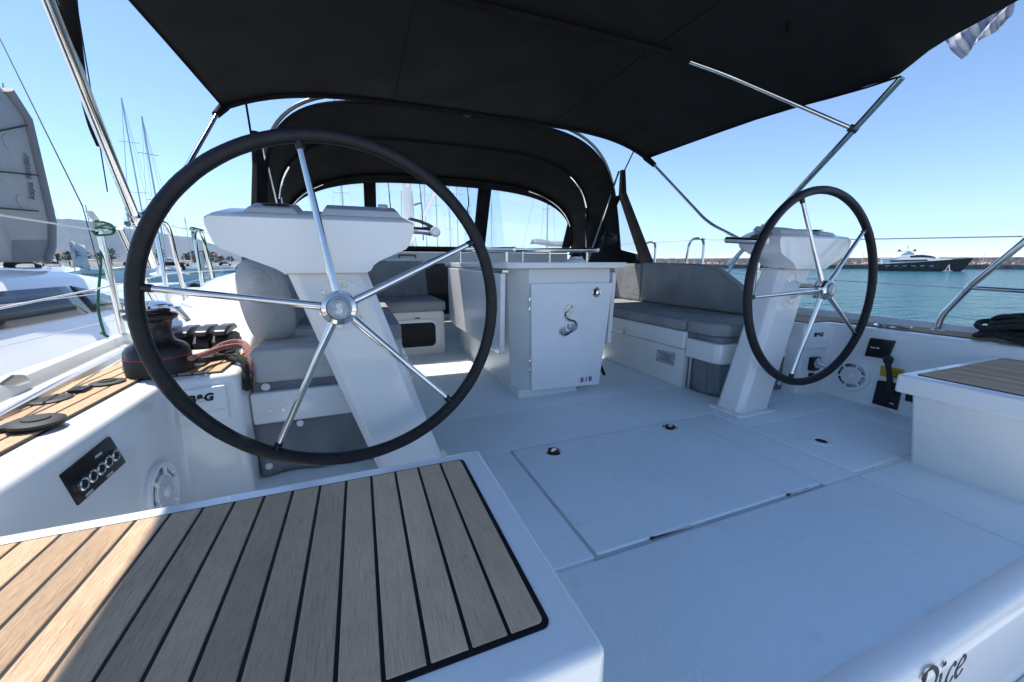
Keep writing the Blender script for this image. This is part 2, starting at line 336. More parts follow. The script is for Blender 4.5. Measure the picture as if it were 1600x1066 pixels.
# hull, side decks, coachroof
def hull():
    st = [(.30, 1.93, .43), (1.2, 2.02, .43), (2.5, 2.2, .43), (4.5, 2.34, .43), (7, 2.3, .45), (10, 1.6, .5), (12.5, .6, .58), (13.4, .08, .62)]
    rings = []
    for y, hw, z in st:
        rings.append([(hw, y, z-.03), (hw-.02, y, -.2), (hw*.9, y, -.9), (hw*.5, y, -1.35), (-hw*.5, y, -1.35), (-hw*.9, y, -.9), (-hw+.02, y, -.2), (-hw, y, z-.03)])
    mb = MB(); mb.loft(rings, caps=False, closed=False); return mb
struct(hull().build('hull', gel, ang=50))
def outer(y): 
    st = [(.30, 1.93), (1.2, 2.02), (2.5, 2.2), (4.7, 2.34)]
    for (a, xa), (b, xb) in zip(st, st[1:]):
        if y <= b: return xa+(xb-xa)*(y-a)/(b-a)
    return 2.34
for s, nm_ in ((-1, 'coaming_left'), (1, 'coaming_right')):
    # footprint of the low coaming + side deck (aft), narrow box with the display, then the seat side
    foot = [(1.615, .315), (1.635, 1.455), (1.455, 1.495), (1.455, 1.80), (1.52, 1.86), (1.52, 4.62)]
    out = [(outer(y), y) for y in (4.62, 3.6, 2.5, 1.8, 1.2, .315)]
    mb = MB().prism([(s*x, y) for x, y in foot+out], 'z', -.05, .44)
    c = struct(mb.build(nm_, gel, bevel=.022, seg=3))
    # toe rail on the deck edge
    MB().loft([[(s*(outer(y)-.03), y, .43), (s*(outer(y)-.035), y, .475), (s*(outer(y)-.085), y, .478), (s*(outer(y)-.10), y, .43)] for y in (.34, 1.0, 1.8, 2.6, 3.4, 4.6)]).build('toe_rail', gel2, c, bevel=.006)
    # raised seat-back moulding with a sloping aft end
    prof = [(1.83, .43), (2.0, .50), (2.3, .655), (2.62, .745), (3.2, .775), (4.62, .79), (4.62, .43)]
    rings = []
    for (x, k) in ((1.50, 1.0), (1.54, 1.0), (1.62, .985), (1.80, .93), (1.86, .84)):
        rings.append([(s*x, y+(.02 if x > 1.7 else 0), .43+(z-.43)*k) for y, z in prof])
    MB().loft(rings).build('seat_back_moulding', gel, c, bevel=.014, seg=3)
    # teak on the coaming top
    pad = MB().box(*sorted((s*1.708, s*1.885)), .40, 1.84, .436, .4425).build('caulking', caulk, c)
    pad = MB().box(*sorted((s*1.50, s*1.708)), 1.512, 1.84, .436, .4425).build('caulking', caulk, c)
    xs = sorted((s*1.710, s*1.884)); planks(c, xs[0], xs[1], lambda x: .405, lambda x: 1.835, .4475, 4)
    xs = sorted((s*1.502, s*1.708)); planks(c, xs[0], xs[1], lambda x: 1.516, lambda x: 1.835, .4475, 5)

# coachroof and companionway bulkhead
roof = struct(MB().prism([(4.76, .915), (5.4, .97), (8.6, .92), (10.2, .55), (10.2, .40), (4.76, .40)], 'x', -1.55, 1.55).build('coachroof', gel, bevel=.05, seg=3))
bulk = struct(MB().prism([(-1.55, -.05), (-.36, -.05), (-.36, .80), (.36, .80), (.36, -.05), (1.55, -.05), (1.55, .93), (-1.55, .93)], 'y', 4.60, 4.75).build('cabin_bulkhead', gel2, bevel=.01))
MB().box(-.36, .36, 4.60, 4.66, -.05, .20).build('companionway_sill', gel, bulk, bevel=.01)
MB().box(-.36, .36, 4.64, 4.655, .44, .80).build('companionway_door', cabinwood, bulk)
MB().box(-.36, .36, 4.70, 4.72, -.05, .80).build('dark_cabin_interior', dark, bulk)
MB().tube(bend_path([(-.62, 4.58, .87), (-.62, 4.55, .87), (-.62, 4.55, .895), (-.44, 4.55, .895), (-.44, 4.55, .87), (-.44, 4.58, .87)], .012), .007).build('grab_handle', black, bulk)
# floor sunlight drain slot by the companionway step
step = MB().box(-.42, .45, 4.1, 4.6, -.01, .16).build('companionway_step', gel2, bulk, bevel=.015)

# ================================================================== floor hatches
h = thing('floor_hatch', (0, 1.1, 0), 'large rectangular white locker hatch with two chrome latches set in the floor', 'hatch')
MB().box(-.497, .505, .772, 1.4475, -.02, -.004).build('gutter', seal, h)
MB().box(-.4815, .4895, .785, 1.437, -.02, .0025).build('panel', nonskid, h, bevel=.007, seg=3)
def latch(parent, c, n=(0, 0, 1), r=.038, face=(1, 0, 0)):
    c = Vector(c); n = Vector(n).normalized(); f = Vector(face)
    a = MB().lathe([(r, 0), (r, .003), (r*.86, .0055), (r*.80, .004), (r*.72, -.002 if False else .0035)], c, n, 28).build('latch', steel, parent)
    MB().lathe([(r*.70, .0036), (r*.70, .0050)], c, n, 24).build('latch_recess', dark, a)
    side = n.cross(f).normalized(); q = c+n*.005
    MB().loft([[q+f*x+side*y+n*z for x, y, z in ((-r*.5, -r*.12, .0), (-r*.5, r*.12, 0), (-r*.5, r*.12, .004), (-r*.5, -r*.12, .004))],
               [q+f*x+side*y+n*z for x, y, z in ((r*.1, -r*.3, .0), (r*.1, r*.3, 0), (r*.1, r*.3, .005), (r*.1, -r*.3, .005))],
               [q+f*x+side*y+n*z for x, y, z in ((r*.5, -r*.22, .0), (r*.5, r*.22, 0), (r*.5, r*.22, .004), (r*.5, -r*.22, .004))]]).build('latch_lever', steel, a)
    return a
for px_, py_ in ((865, 706), (1047, 668)): p = PZ(px_, py_, .003); latch(h, (p.x, p.y, .0025), r=.036, face=(.8, .6, 0))
for xa, xb in ((-.30, -.14), (.30, .42)):
    k = MB().box(xa, xb, .776, .786, -.012, .001).build('hinge', brush, h, bevel=.002)
    MB().tube([(xa, .7805, .001), (xa+.012, .7805, .001)], .0045, 8).build('hinge_pin', black, k)
h = thing('drain_hatch', (1.04, 1.0, 0), 'smaller floor hatch with a single finger hole beside the starboard bench', 'hatch')
MB().box(.684, 1.392, .772, 1.246, -.02, -.004).build('gutter', gel2, h)
MB().box(.703, 1.376, .790, 1.232, -.02, .0015).build('panel', nonskid, h, bevel=.007, seg=3)
p = PZ(1283, 690, 0)
k = MB().lathe([(.048, .0), (.046, .0035), (.026, .0035), (.022, .0)], (p.x, p.y, .0015), (0, 0, 1), 24).build('hole_rim', gel, h)
MB().lathe([(.0225, .0004), (.0225, .0022)], (p.x, p.y, .0015), (0, 0, 1), 20).build('finger_hole', dark, k)

# ================================================================== aft benches with laid teak
for s, lab in ((-1, 'aft corner bench with sunlit weathered teak top and white rim, beside the switch panel'),
               (1, 'aft corner bench with teak top wholly in shade, beside the engine throttle lever')):
    b = thing('aft_bench', (s*1.2, .6, 0), lab, 'bench', 'teak topped aft benches')
    Z = .388; xi, xo, ya, yb = (.822 if s < 0 else .852), 1.612, .285, .786
    # rim: frame around the sunk teak bed
    def fr(z, i): return [(s*(xi+i), ya+i), (s*xo, ya+i), (s*xo, yb-i), (s*(xi+i), yb-i)]
    top = MB().box(*sorted((s*xi, s*xo)), ya, yb, Z-.075, Z-.0035).build('rim', gel, b, bevel=.013, seg=4)
    bi = .046
    q8 = [(math.cos(PI/2*k/5), math.sin(PI/2*k/5)) for k in range(6)]; cr = .011; X0 = xi+bi; Y0 = ya+bi; Y1 = yb-bi*.8
    bed = [(xo-.01, Y0), (xo-.01, Y1)]+[(X0+cr-cr*v_, Y1-cr+cr*u_) for u_, v_ in q8]+[(X0+cr-cr*u_, Y0+cr-cr*v_) for u_, v_ in q8]
    MB().prism([(s*x, y) for x, y in bed], 'z', Z-.006, Z-.0016).build('caulking', caulk, b)
    n = 16; x0 = xi+bi+.005; wd = (xo-.012-x0)/n
    for i in range(n):
        a = x0+wd*i+.0024; e = x0+wd*(i+1)-.0024; y0 = ya+bi+.007; y1 = yb-bi*.8-.004; c = .007 if i == 0 else .001
        q8 = [(math.cos(PI/2*k/4), math.sin(PI/2*k/4)) for k in range(5)]
        pts = [(e, y0), (e, y1)]+[(a+c-c*v_, y1-c+c*u_) for u_, v_ in q8]+[(a+c-c*u_, y0+c-c*v_) for u_, v_ in q8]
        MB().prism([(s*x, y) for x, y in pts], 'z', Z-.008, Z).build('plank', teak, b, bevel=.0010, seg=1)
    # base, leaning inboard face
    prof = [(xi+.045, Z-.07), (xo, Z-.07), (xo, -.02), (xi+.155, -.02)]
    MB().loft([[(s*x, y, z) for x, z in prof] for y in (ya+.03, yb-.035)]).build('base', gel2, b, bevel=.012, seg=3)

# ================================================================== steering pedestals
def pedestal(s, lab):
    T = thing('steering_pedestal', (s*.90, 1.45, 0), lab, 'pedestal', 'white steering pedestals')
    rings = []
    for z, xi, xo, ya, yb in ((.012, .782, 1.020, 1.352, 1.515), (.4, .905, 1.145, 1.366, 1.52), (.776, 1.024, 1.263, 1.385, 1.53)):
        c = .028
        rings.append([(s*x, y, z) for x, y in ((xi, ya+c), (xi+c, ya), (xo-c, ya), (xo, ya+c), (xo, yb-c), (xo-c, yb), (xi+c, yb), (xi, yb-c))])
    MB().loft(rings).build('leg', gel, T, bevel=.008, seg=3)
    fl = MB().prism([(s*x, y) for x, y in ((.755, 1.345), (.775, 1.325), (1.03, 1.325), (1.05, 1.345), (1.05, 1.52), (1.03, 1.54), (.775, 1.54), (.755, 1.52))], 'z', -.001, .014).build('foot_flange', gel, T, bevel=.006, seg=3)
    for x, y in ((.775, 1.34), (1.03, 1.34), (1.03, 1.525), (.775, 1.525)):
        MB().lathe([(.007, 0), (.006, .003)], (s*x, y, .0138), (0, 0, 1), 10).build('bolt', brush, fl)
    # console head: outline on the aft face, then chamfered top
    low = [(1.255, .772), (1.275, .785), (1.405, .842), (1.418, .856), (1.432, .905)]
    inn = [(.873, .902), (.888, .862), (.900, .846), (.985, .808), (1.003, .795), (1.012, .779), (1.026, .772)]
    def sec(y, ztop, inset, zl=0, sx=0):
        pts = [(x-(sx if x > 1.14 else -sx), z+zl*(1-(z-.772)/.16)) for x, z in low]
        pts += [(1.432-sx, ztop-.006-inset*.4), (1.425-sx-inset, ztop), (.880+sx+inset, ztop), (.873+sx, ztop-.006-inset*.4)]
        pts += [(x-(sx if x > 1.14 else -sx), z+zl*(1-(z-.772)/.16)) for x, z in inn]
        return [(s*x, y, z) for x, z in pts]
    MB().loft([sec(1.320, .928, .004), sec(1.328, .938, .012), sec(1.42, .963, .035, .0), sec(1.50, .972, .045, .012), sec(1.565, .962, .05, .06, .02)]).build('console', gel, T, ang=32)
    MB().prism([(s*x, y) for x, y in ((1.021, 1.3815), (1.266, 1.3815), (1.266, 1.533), (1.021, 1.533))], 'z', .7665, .7722).build('neck_seal', beige, T)
    # raised instrument covers on the sloping top
    def cov(x0, x1, y0, y1, z0, z1, th, nm='instrument_cover', m=covergrey):
        i = .012
        lo = [(s*x0, y0, z0), (s*x1, y0, z0), (s*x1, y1, z1), (s*x0, y1, z1)]
        hi = [(s*(x0+i), y0+i, z0+th), (s*(x1-i), y0+i, z0+th), (s*(x1-i), y1-i, z1+th), (s*(x0+i), y1-i, z1+th)]
        return MB().loft([lo, hi]).build(nm, m, T, bevel=.004, seg=2)
    cov(.905, 1.145, 1.345, 1.50, .944, .972, .022); cov(1.205, 1.345, 1.345, 1.48, .944, .970, .017)
    MB().lathe([(.017, 0), (.017, .01), (.013, .014)], (s*.955, 1.47, .988), (0, -.15, 1), 14).build('knob', covergrey, T)
    MB().box(*sorted((s*1.235, s*1.305)), 1.39, 1.43, .975, .9785).build('cover_recess', black, T)
    # grab bar on the inboard end with a strap
    bar = MB().tube([(s*.80, 1.335, .905), (s*.80, 1.56, .925)], .0165, 16).build('grab_bar', steel, T)
    MB().lathe([(.0175, -.004), (.0175, 0), (.013, .005)], (s*.80, 1.337, .905), (0, -1, .07), 18).build('end_cap', gold, bar)
    MB().tube([(s*.80, 1.55, .921), (s*.885, 1.55, .925)], .012, 12).build('bar_bracket', steel, bar)
    MB().tube([(s*.80, 1.40, .910), (s*.885, 1.42, .915)], .012, 12).build('bar_bracket', steel, bar)
    MB().loft([[(s*x, y, z) for y, z in ((1.365, dz_), (1.43, dz_+.004), (1.43, dz_+.010), (1.365, dz_+.006))] for x, dz_ in ((.876, .945), (.84, .937), (.81, .925), (.795, .916))]).build('strap', black, bar)
    # bearing flange with four screws for the wheel shaft
    fb = MB().lathe([(.086, 0), (.084, .006), (.05, .008), (.038, .02), (.034, .05)], (s*1.109, 1.383, .665), (0, -1, .02), 32).build('bearing_flange', gel, T)
    for k in range(6):
        a = k*PI/3+.35
        MB().lathe([(.0085, 0), (.0075, .003)], (s*1.109+.066*math.cos(a), 1.376, .665+.066*math.sin(a)), (0, -1, 0), 10).build('screw', brush, fb)
    return T
pedestal(-1, 'white steering pedestal with grey instrument covers rising behind the aft teak bench near the winch')
pedestal(1, 'white steering pedestal standing against the sea with its base flange on the open floor')

# ================================================================== steering wheels
def wheel(s, angs, lab):
    o = Vector((s*1.109, 1.27, .671)); tl = math.radians(2.3)
    T = thing('steering_wheel', o, lab, 'steering wheel', 'black rimmed steering wheels')
    u = Vector((1, 0, 0)); v = Vector((0, math.sin(tl), math.cos(tl))); n = u.cross(v)   # n points aft
    if n.y > 0: n = -n
    R, r = .482, .0195; mb = MB(); N = 120; M_ = 16
    rings = []
    for i in range(N):
        a = 2*PI*i/N; d = u*math.cos(a)+v*math.sin(a); c = o+d*R; rr = r*(1+.012*math.sin(i*1.7))
        rings.append([c+(d*math.cos(2*PI*k/M_)+n*math.sin(2*PI*k/M_))*rr for k in range(M_)])
    rings.append(rings[0]); mb.loft(rings, caps=False); rim = mb.build('rim', leather, T)
    # stitched seam on the inner side of the rim
    sm = MB()
    for i in range(0, 300):
        a = 2*PI*i/300; d = u*math.cos(a)+v*math.sin(a); a2 = a+.011; d2 = u*math.cos(a2)+v*math.sin(a2)
        sm.tube([o+d*(R-r*.93)+n*r*.42, o+d2*(R-r*.86)+n*r*.56], .0011, 4)
    st = sm.build('stitching', canvas_trim, rim)
    hubc = o+n*.035
    for a in angs:
        a = math.radians(a); d = u*math.cos(a)+v*math.sin(a)
        P = [hubc+d*.03, hubc+d*.10-n*.004, o+d*.25+n*.018, o+d*(R-r*.6)]
        sp = MB().tube(smooth_path(P, 6), [.0128-.0042*k/18 for k in range(19)], 14).build('spoke', steel, T)
        MB().lathe([(.0105, 0), (.0112, .004), (.0105, .022)], o+d*(R-r-.018)+n*.001, d, 14).build('spoke_socket', black, sp)
    hb = MB().lathe([(.030, -.075), (.030, .0), (.046, .002), (.046, .012), (.040, .014), (.040, .018), (.046, .020), (.046, .028), (.040, .030), (.040, .034), (.049, .036), (.050, .050), (.046, .060), (.034, .066), (.031, .060)], o+n*.005, n, 40).build('hub', steel, T)
    cp = MB().lathe([(.030, .060), (.0295, .071), (.026, .0745), (.001, .0750)], o+n*.005, n, 32).build('hub_cap', slate, T)
    e = MB(); c0 = o+n*.0803
    out = [c0+u*(x*.00085)+v*(y*.00085) for x, y in ((-6, 17), (2, 20), (9, 16), (11, 9), (8, 3), (12, -4), (11, -13), (3, -19), (-8, -17), (-12, -10), (-8, -4), (-2, -5), (-6, 2), (-10, 8))]
    e.loft([out, [p_+n*.0010 for p_ in out]])
    e.build('emblem', silver, cp)
    return T
wheel(-1, (98.5, 25.3, -46.3, -116.5, 171.5), 'black leather rimmed steering wheel with chrome spokes between teak bench and grey pillow')
wheel(1, (112, 41, -33.5, -105, -176.8), 'black leather rimmed steering wheel with chrome spokes seen against the open water')

# ================================================================== cockpit table
T = thing('cockpit_table', (.07, 2.7, 0), 'white folding cockpit table with emblem on its door and both leaves hanging down', 'table')
def sect(z, xl, xr, yf, yb, c): return [(xl+c, yf, z), (xr, yf, z), (xr, yb, z), (xl, yb, z), (xl, yf+c*1.6, z)]
MB().loft([sect(.045, -.215, .33, 2.03, 3.45, .075), sect(.70, -.235, .395, 2.02, 3.5, .085), sect(.772, -.235, .395, 2.02, 3.5, .085)]).build('cabinet', gel2, T, bevel=.008, seg=3)
MB().box(-.205, .20, 2.045, 3.4, -.003, .05).build('plinth', gel2, T, bevel=.008)
dr = MB().loft([[(-.138, 1.998, .055), (.335, 1.998, .04), (.335, 2.018, .04), (-.138, 2.018, .055)], [(-.150, 1.994, .688), (.400, 1.994, .684), (.400, 2.014, .684), (-.150, 2.014, .688)]]).build('door', panelw, T, bevel=.004, seg=2)
p = PY(932, 457, 1.994); latch(dr, (p.x, 1.9935, p.z), (0, -1, 0), .030, (.5, 0, .85))
for z in (.60, .545): 
    hg = MB().box(-.163, -.150, 1.997, 2.004, z-.012, z+.012).build('hinge', brush, dr, bevel=.002)
for z in (.235, .18): MB().box(-.158, -.146, 1.999, 2.006, z-.012, z+.012).build('hinge', brush, dr, bevel=.002)
text_mesh('B', .042, PY(909, 594, 1.994), (1, 0, 0), (0, 0, 1), redink, dr, bold=.0006, shear=.08)
text_mesh('I B', .042, PY(919.5, 592.5, 1.994), (1, 0, 0), (0, 0, 1), blueink, dr, bold=.0006, shear=.08)
# emblem: curled sea-creature figure of overlapping flat strokes
ec = PY(890, 503, 1.9935); em = MB(); em2 = MB()
def es(b, pts, k, tp=.6): ribbon(b, [(x*.00122, z*.00122) for x, z in pts], lambda t, a: k*.00122*(1-tp*abs(2*t-1)**1.5), ec, (1, 0, 0), (0, 0, 1), t=.0008)
es(em2, [(-18, 30), (-22, 50), (-10, 72), (12, 80)], 11, .4); es(em2, [(4, 74), (18, 66), (24, 52), (34, 42)], 10, .4); es(em2, [(-14, 44), (-2, 56), (8, 50), (10, 34)], 8, .3)
es(em2, [(-14, 34), (-8, 20), (8, 12), (26, 6)], 8, .5)
es(em, [(-20, 54), (-26, 36), (-18, 18), (2, 6), (24, 2), (34, -10)], 7, .7); es(em, [(28, 4), (36, -16), (28, -38), (8, -52)], 12, .7)
es(em, [(14, -10), (16, -24), (4, -36), (-8, -26), (-4, -10)], 7, .4)
es(em, [(20, -34), (0, -54), (-24, -46), (-28, -22)], 7, .7); es(em, [(10, -48), (-14, -62), (-38, -50), (-42, -26)], 7, .7); es(em, [(-4, -58), (-30, -66), (-50, -50), (-52, -32)], 6, .7)
em.build('emblem_wave', slate, dr); em2.build('emblem_figure', gold, dr)
# top and leaves
top = MB().prism([(-.235, 1.965), (.470, 1.965), (.478, 1.973), (.478, 3.62), (-.30, 3.62), (-.30, 2.02), (-.29, 2.0)], 'z', .773, .808).build('top', gel, T, bevel=.007, seg=3)
lf = [(2.035, .745), (3.42, .765), (3.42, .33), (3.30, .278), (2.075, .278), (2.06, .29)]
MB().prism(lf, 'x', -.318, -.288).build('leaf', gel, T, bevel=.005, seg=3)
MB().prism(lf, 'x', .428, .456).build('leaf', gel, T, bevel=.005, seg=3)
MB().prism([(2.10, .765), (3.5, .775), (3.5, .758), (2.10, .748)], 'x', -.285, -.245).build('leaf_hinge', brush, T, bevel=.003)
for X, a, b_ in ((-.20, PX(803, 390, -.20), 3.55), (.40, PX(933, 391, .40), 3.55)):
    rl = MB().tube([(X, a.y, a.z), (X, b_, a.z+.045)], .0155, 14).build('rail', steel, T)
    MB().lathe([(.0165, 0), (.0165, .004), (.011, .009)], (X, a.y, a.z), (0, -1, 0), 16).build('end_cap', brush, rl)
    for k in range(3):
        y = a.y+.12+(b_-.25-a.y)*k/2; MB().tube([(X, y, .806), (X, y, a.z+.045*(y-a.y)/(b_-a.y))], .009, 10).build('rail_post', steel, rl)
kn = MB().tube([(.345, 2.06, .105), (.40, 2.06, .105)], .006, 8); kn.tube([(.40, 2.035, .085), (.40, 2.06, .112), (.40, 2.085, .135)], .010, 8); kn.build('knob', black, T)
# compass on the table
cpx = PX(900, 404, .33)
K = thing('compass', (.33, cpx.y, .808), 'white based compass with dark domed dial standing on the cockpit table', 'compass')
cy = max(2.05, cpx.y)
MB().lathe([(.062, .0), (.062, .012), (.052, .022), (.046, .026)], (.33, cy, .808), (0, 0, 1), 28).build('base', gel, K)
MB().lathe([(.043, .024), (.042, .036), (.034, .052), (.018, .062), (.001, .065)], (.33, cy, .808), (0, 0, 1), 28).build('dome', smoked, K)
MB().lathe([(.0445, .026), (.0445, .036), (.0425, .038)], (.33, cy, .808), (0, 0, 1), 28).build('dial_ring', silver, K)

# ================================================================== soft furnishings and seats
def cushion(name, x0, x1, y0, y1, z0, z1, m, parent, bev=.03, puff=.012, cells=8):
    """rounded upholstered block with slightly puffed top"""
    mb = MB(); mb.box(x0, x1, y0, y1, z0, z1); o = mb.build(name, m, parent, bevel=bev, seg=4, ang=60); return o
def prismcushion(name, pts, z0, z1, m, parent, bev=.028): return MB().prism(pts, 'z', z0, z1).build(name, m, parent, bevel=bev, seg=4, ang=60)

for s in (-1, 1):
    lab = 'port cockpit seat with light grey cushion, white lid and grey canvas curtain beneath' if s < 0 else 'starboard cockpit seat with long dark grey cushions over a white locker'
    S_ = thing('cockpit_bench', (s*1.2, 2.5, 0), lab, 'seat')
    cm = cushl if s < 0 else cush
    # locker under the long seat
    lk = MB().prism([(s*.868, 0.0), (s*.868, .25), (s*.874, .254), (s*1.47, .254), (s*1.47, 0)], 'y', 1.845, 4.2).build('locker', gel2, S_, bevel=.006)
    lid = MB().box(*sorted((s*.858, s*1.46)), 1.845, 4.2, .258, .372).build('locker_lid', gel, S_, bevel=.012, seg=3)
    # aft seat lid, rounded corner
    pts = [(.868, 1.836), (.868, 1.62), (.885, 1.59), (.915, 1.577), (1.45, 1.577), (1.45, 1.836)]
    MB().prism([(s*x, y) for x, y in pts], 'z', .215, .335).build('aft_lid', gel, S_, bevel=.010, seg=3)
    MB().prism([(s*(x+.02), y+.02) for x, y in pts[:-2]] + [(s*1.44, 1.60), (s*1.44, 1.83)], 'z', .335, .372).build('aft_lid_step', curtain, S_, bevel=.004)
    # canvas curtain hanging under the aft lid, gently folded
    path = [(.905, 1.84), (.905, 1.70), (.93, 1.63), (1.0, 1.60), (1.15, 1.593), (1.3, 1.598), (1.45, 1.592)]
    cp_ = smooth_path([(x, y, 0) for x, y in path], 8)
    rows = []
    for zi in range(9):
        z = .005+.215*zi/8; rows.append([(s*(p.x+.006*math.sin(j*.9+zi*.25)), p.y+.010*math.sin(j*.63+zi*.35)*(1-zi/10), z) for j, p in enumerate(cp_)])
    cu = MB().grid(rows).build('curtain', curtain, S_, solid=.003)
    for x, z in ((1.42, .045), (1.30, .20), (1.12, .03)):
        MB().lathe([(.013, 0), (.012, .005), (.006, .007)], (s*x, 1.583, z), (0, -1, 0), 14).build('snap_button', wht, cu)
    for x in (1.39, 1.35): MB().lathe([(.007, 0), (.006, .002)], (s*x, 1.577, .265), (0, -1, 0), 10).build('screw', brush, S_)
    MB().lathe([(.015, 0), (.014, .004)], (s*1.40, 1.596, .353), (0, -1, 0), 14).build('snap_button', wht, S_)
    # seat cushions
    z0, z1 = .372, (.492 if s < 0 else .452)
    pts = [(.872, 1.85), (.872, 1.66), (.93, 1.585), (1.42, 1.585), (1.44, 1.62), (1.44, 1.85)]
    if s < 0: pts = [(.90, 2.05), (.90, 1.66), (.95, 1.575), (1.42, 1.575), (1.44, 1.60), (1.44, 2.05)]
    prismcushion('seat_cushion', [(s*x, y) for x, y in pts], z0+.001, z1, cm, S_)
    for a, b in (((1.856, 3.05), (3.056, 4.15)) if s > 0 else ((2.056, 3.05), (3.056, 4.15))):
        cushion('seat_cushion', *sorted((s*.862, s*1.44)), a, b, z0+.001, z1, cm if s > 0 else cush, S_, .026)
    # backrests
    if s > 0:
        prof = [(1.80, .455), (1.80, .52), (1.93, .65), (2.10, .755), (2.22, .79), (2.35, .80), (2.92, .81), (2.92, .455)]
        MB().loft([[(s*x, y, z) for y, z in prof] for x in (1.385, 1.47)]).build('backrest', cush, S_, bevel=.022, seg=4, ang=60)
        MB().loft([[(s*x, y, z) for y, z in ((2.93, .455), (2.93, .80), (4.15, .80), (4.15, .455))] for x in (1.385, 1.47)]).build('backrest', cush, S_, bevel=.022, seg=4, ang=60)
        def piping(P, nm_='piping'): MB().tube(P, .0045, 6).build(nm_, curtain, S_)
        ctr = (2.36, .62)
        piping([(1.3915, y+(.0065 if y < ctr[0] else -.0065), z+(.0065 if z < ctr[1] else -.0065)) for y, z in prof])
        piping([(1.3915, y, z) for y, z in ((2.9365, .462), (2.9365, .7935), (4.14, .7935))])
        piping([(.869, 3.04, z1-.0075), (.869, 1.865, z1-.0075)]); piping([(.869, 4.14, z1-.0075), (.869, 3.066, z1-.0075)])
        piping([(.879, 1.84, z1-.008), (.879, 1.665, z1-.008), (.936, 1.592, z1-.008), (1.41, 1.592, z1-.008)])
        a = PX(977, 515, .866)
        lt = MB().lathe([(.016, 0), (.016, .004), (.010, .010)], (.858, a.y, .285), (-1, 0, 0), 16).build('lid_latch', steel, S_)
        MB().box(.846, .857, a.y-.008, a.y+.008, .262, .29).build('latch_tongue', steel, lt, bevel=.002)
        MB().loft([[(.866, y, z) for y, z in ((a.y-.07, .23), (a.y+.03, .23), (a.y+.02, .205), (a.y-.06, .205))], [(.862, y, z) for y, z in ((a.y-.06, .228), (a.y+.02, .228), (a.y+.015, .21), (a.y-.055, .21))]]).build('finger_pull', gel, lk, bevel=.004)
        q = [PX(x, y, .867) for x, y in ((1028, 546), (1056, 552), (1053, 572), (1025, 564))]
        pl = MB().loft([[(.8665, p.y, p.z) for p in q], [(.864, p.y, p.z) for p in q]]).build('builder_plate', silver, lk)
        c = sum(q, Vector())/4
        for k in range(5):
            MB().box(.8630, .8641, c.y-.06+.01*(k % 2), c.y+.05-.015*(k % 3), c.z+.022-.011*k, c.z+.025-.011*k).build('plate_print', inkm, pl)
        for dy, dz_ in ((-.075, .028), (.075, .032), (.075, -.03), (-.075, -.032)):
            MB().lathe([(.004, 0), (.003, .002)], (.864, c.y+dy, c.z+dz_), (-1, 0, 0), 8).build('rivet', black, pl)
        MB().tube([(.885, 1.80, .01), (.885, 1.80, .215)], .009, 10).build('support_tube', brush, S_)
    else:
        MB().loft([[(s*x, y, z) for y, z in ((2.15, .455), (2.20, .74), (4.15, .80), (4.15, .455))] for x in (1.37, 1.47)]).build('backrest', cush, S_, bevel=.022, seg=4, ang=60)

# forward port corner seat: moulding with a storage opening and a grey cushion
S_ = thing('corner_bench', (-.6, 3.7, 0), 'moulded corner seat with a dark storage opening beside the companionway', 'seat')
y0 = 3.43
def rr(x0, x1, z0, z1, r, n=5):
    o = []
    for cx, cz, a0 in ((x1-r, z1-r, 0), (x0+r, z1-r, 1), (x0+r, z0+r, 2), (x1-r, z0+r, 3)):
        for k in range(n+1): a = (a0+k/n)*PI/2; o.append((cx+r*math.cos(a), cz+r*math.sin(a)))
    return o
MB().prism(rr(-.90, -.36, -.005, .385, .03), 'y', y0, 4.2).build('base', gel2, S_, bevel=.012, seg=3)
fr_o = rr(-.815, -.415, .045, .315, .06); fr_i = rr(-.785, -.445, .072, .288, .045)
mb = MB(); k = len(fr_o)
mb.add([(x, y0-.001, z) for x, z in fr_o]+[(x, y0-.014, z) for x, z in fr_o]+[(x, y0-.016, z) for x, z in fr_i]+[(x, y0-.001, z) for x, z in fr_i],
       [(r_*k+j, r_*k+(j+1) % k, (r_+1)*k+(j+1) % k, (r_+1)*k+j) for r_ in range(3) for j in range(k)])
mb.build('opening_frame', gel, S_, ang=50)
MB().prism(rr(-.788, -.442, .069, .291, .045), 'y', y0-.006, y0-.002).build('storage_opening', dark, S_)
MB().box(-.62, -.58, y0-.006, y0-.001, .325, .335).build('catch', black, S_)
cushion('seat_cushion', -.90, -.345, y0-.02, 4.1, .386, .475, cush, S_, .03)
MB().loft([[(x, y, z) for x, z in ((-1.40, .47), (-.40, .47), (-.42, .80), (-.46, .825), (-1.40, .825))] for y in (4.02, 4.14)]).build('backrest', cush, S_, bevel=.022, seg=4, ang=60)
MB().box(-.80, -.50, 4.15, 4.5, .80, .845).build('shelf', gel, S_, bevel=.008)

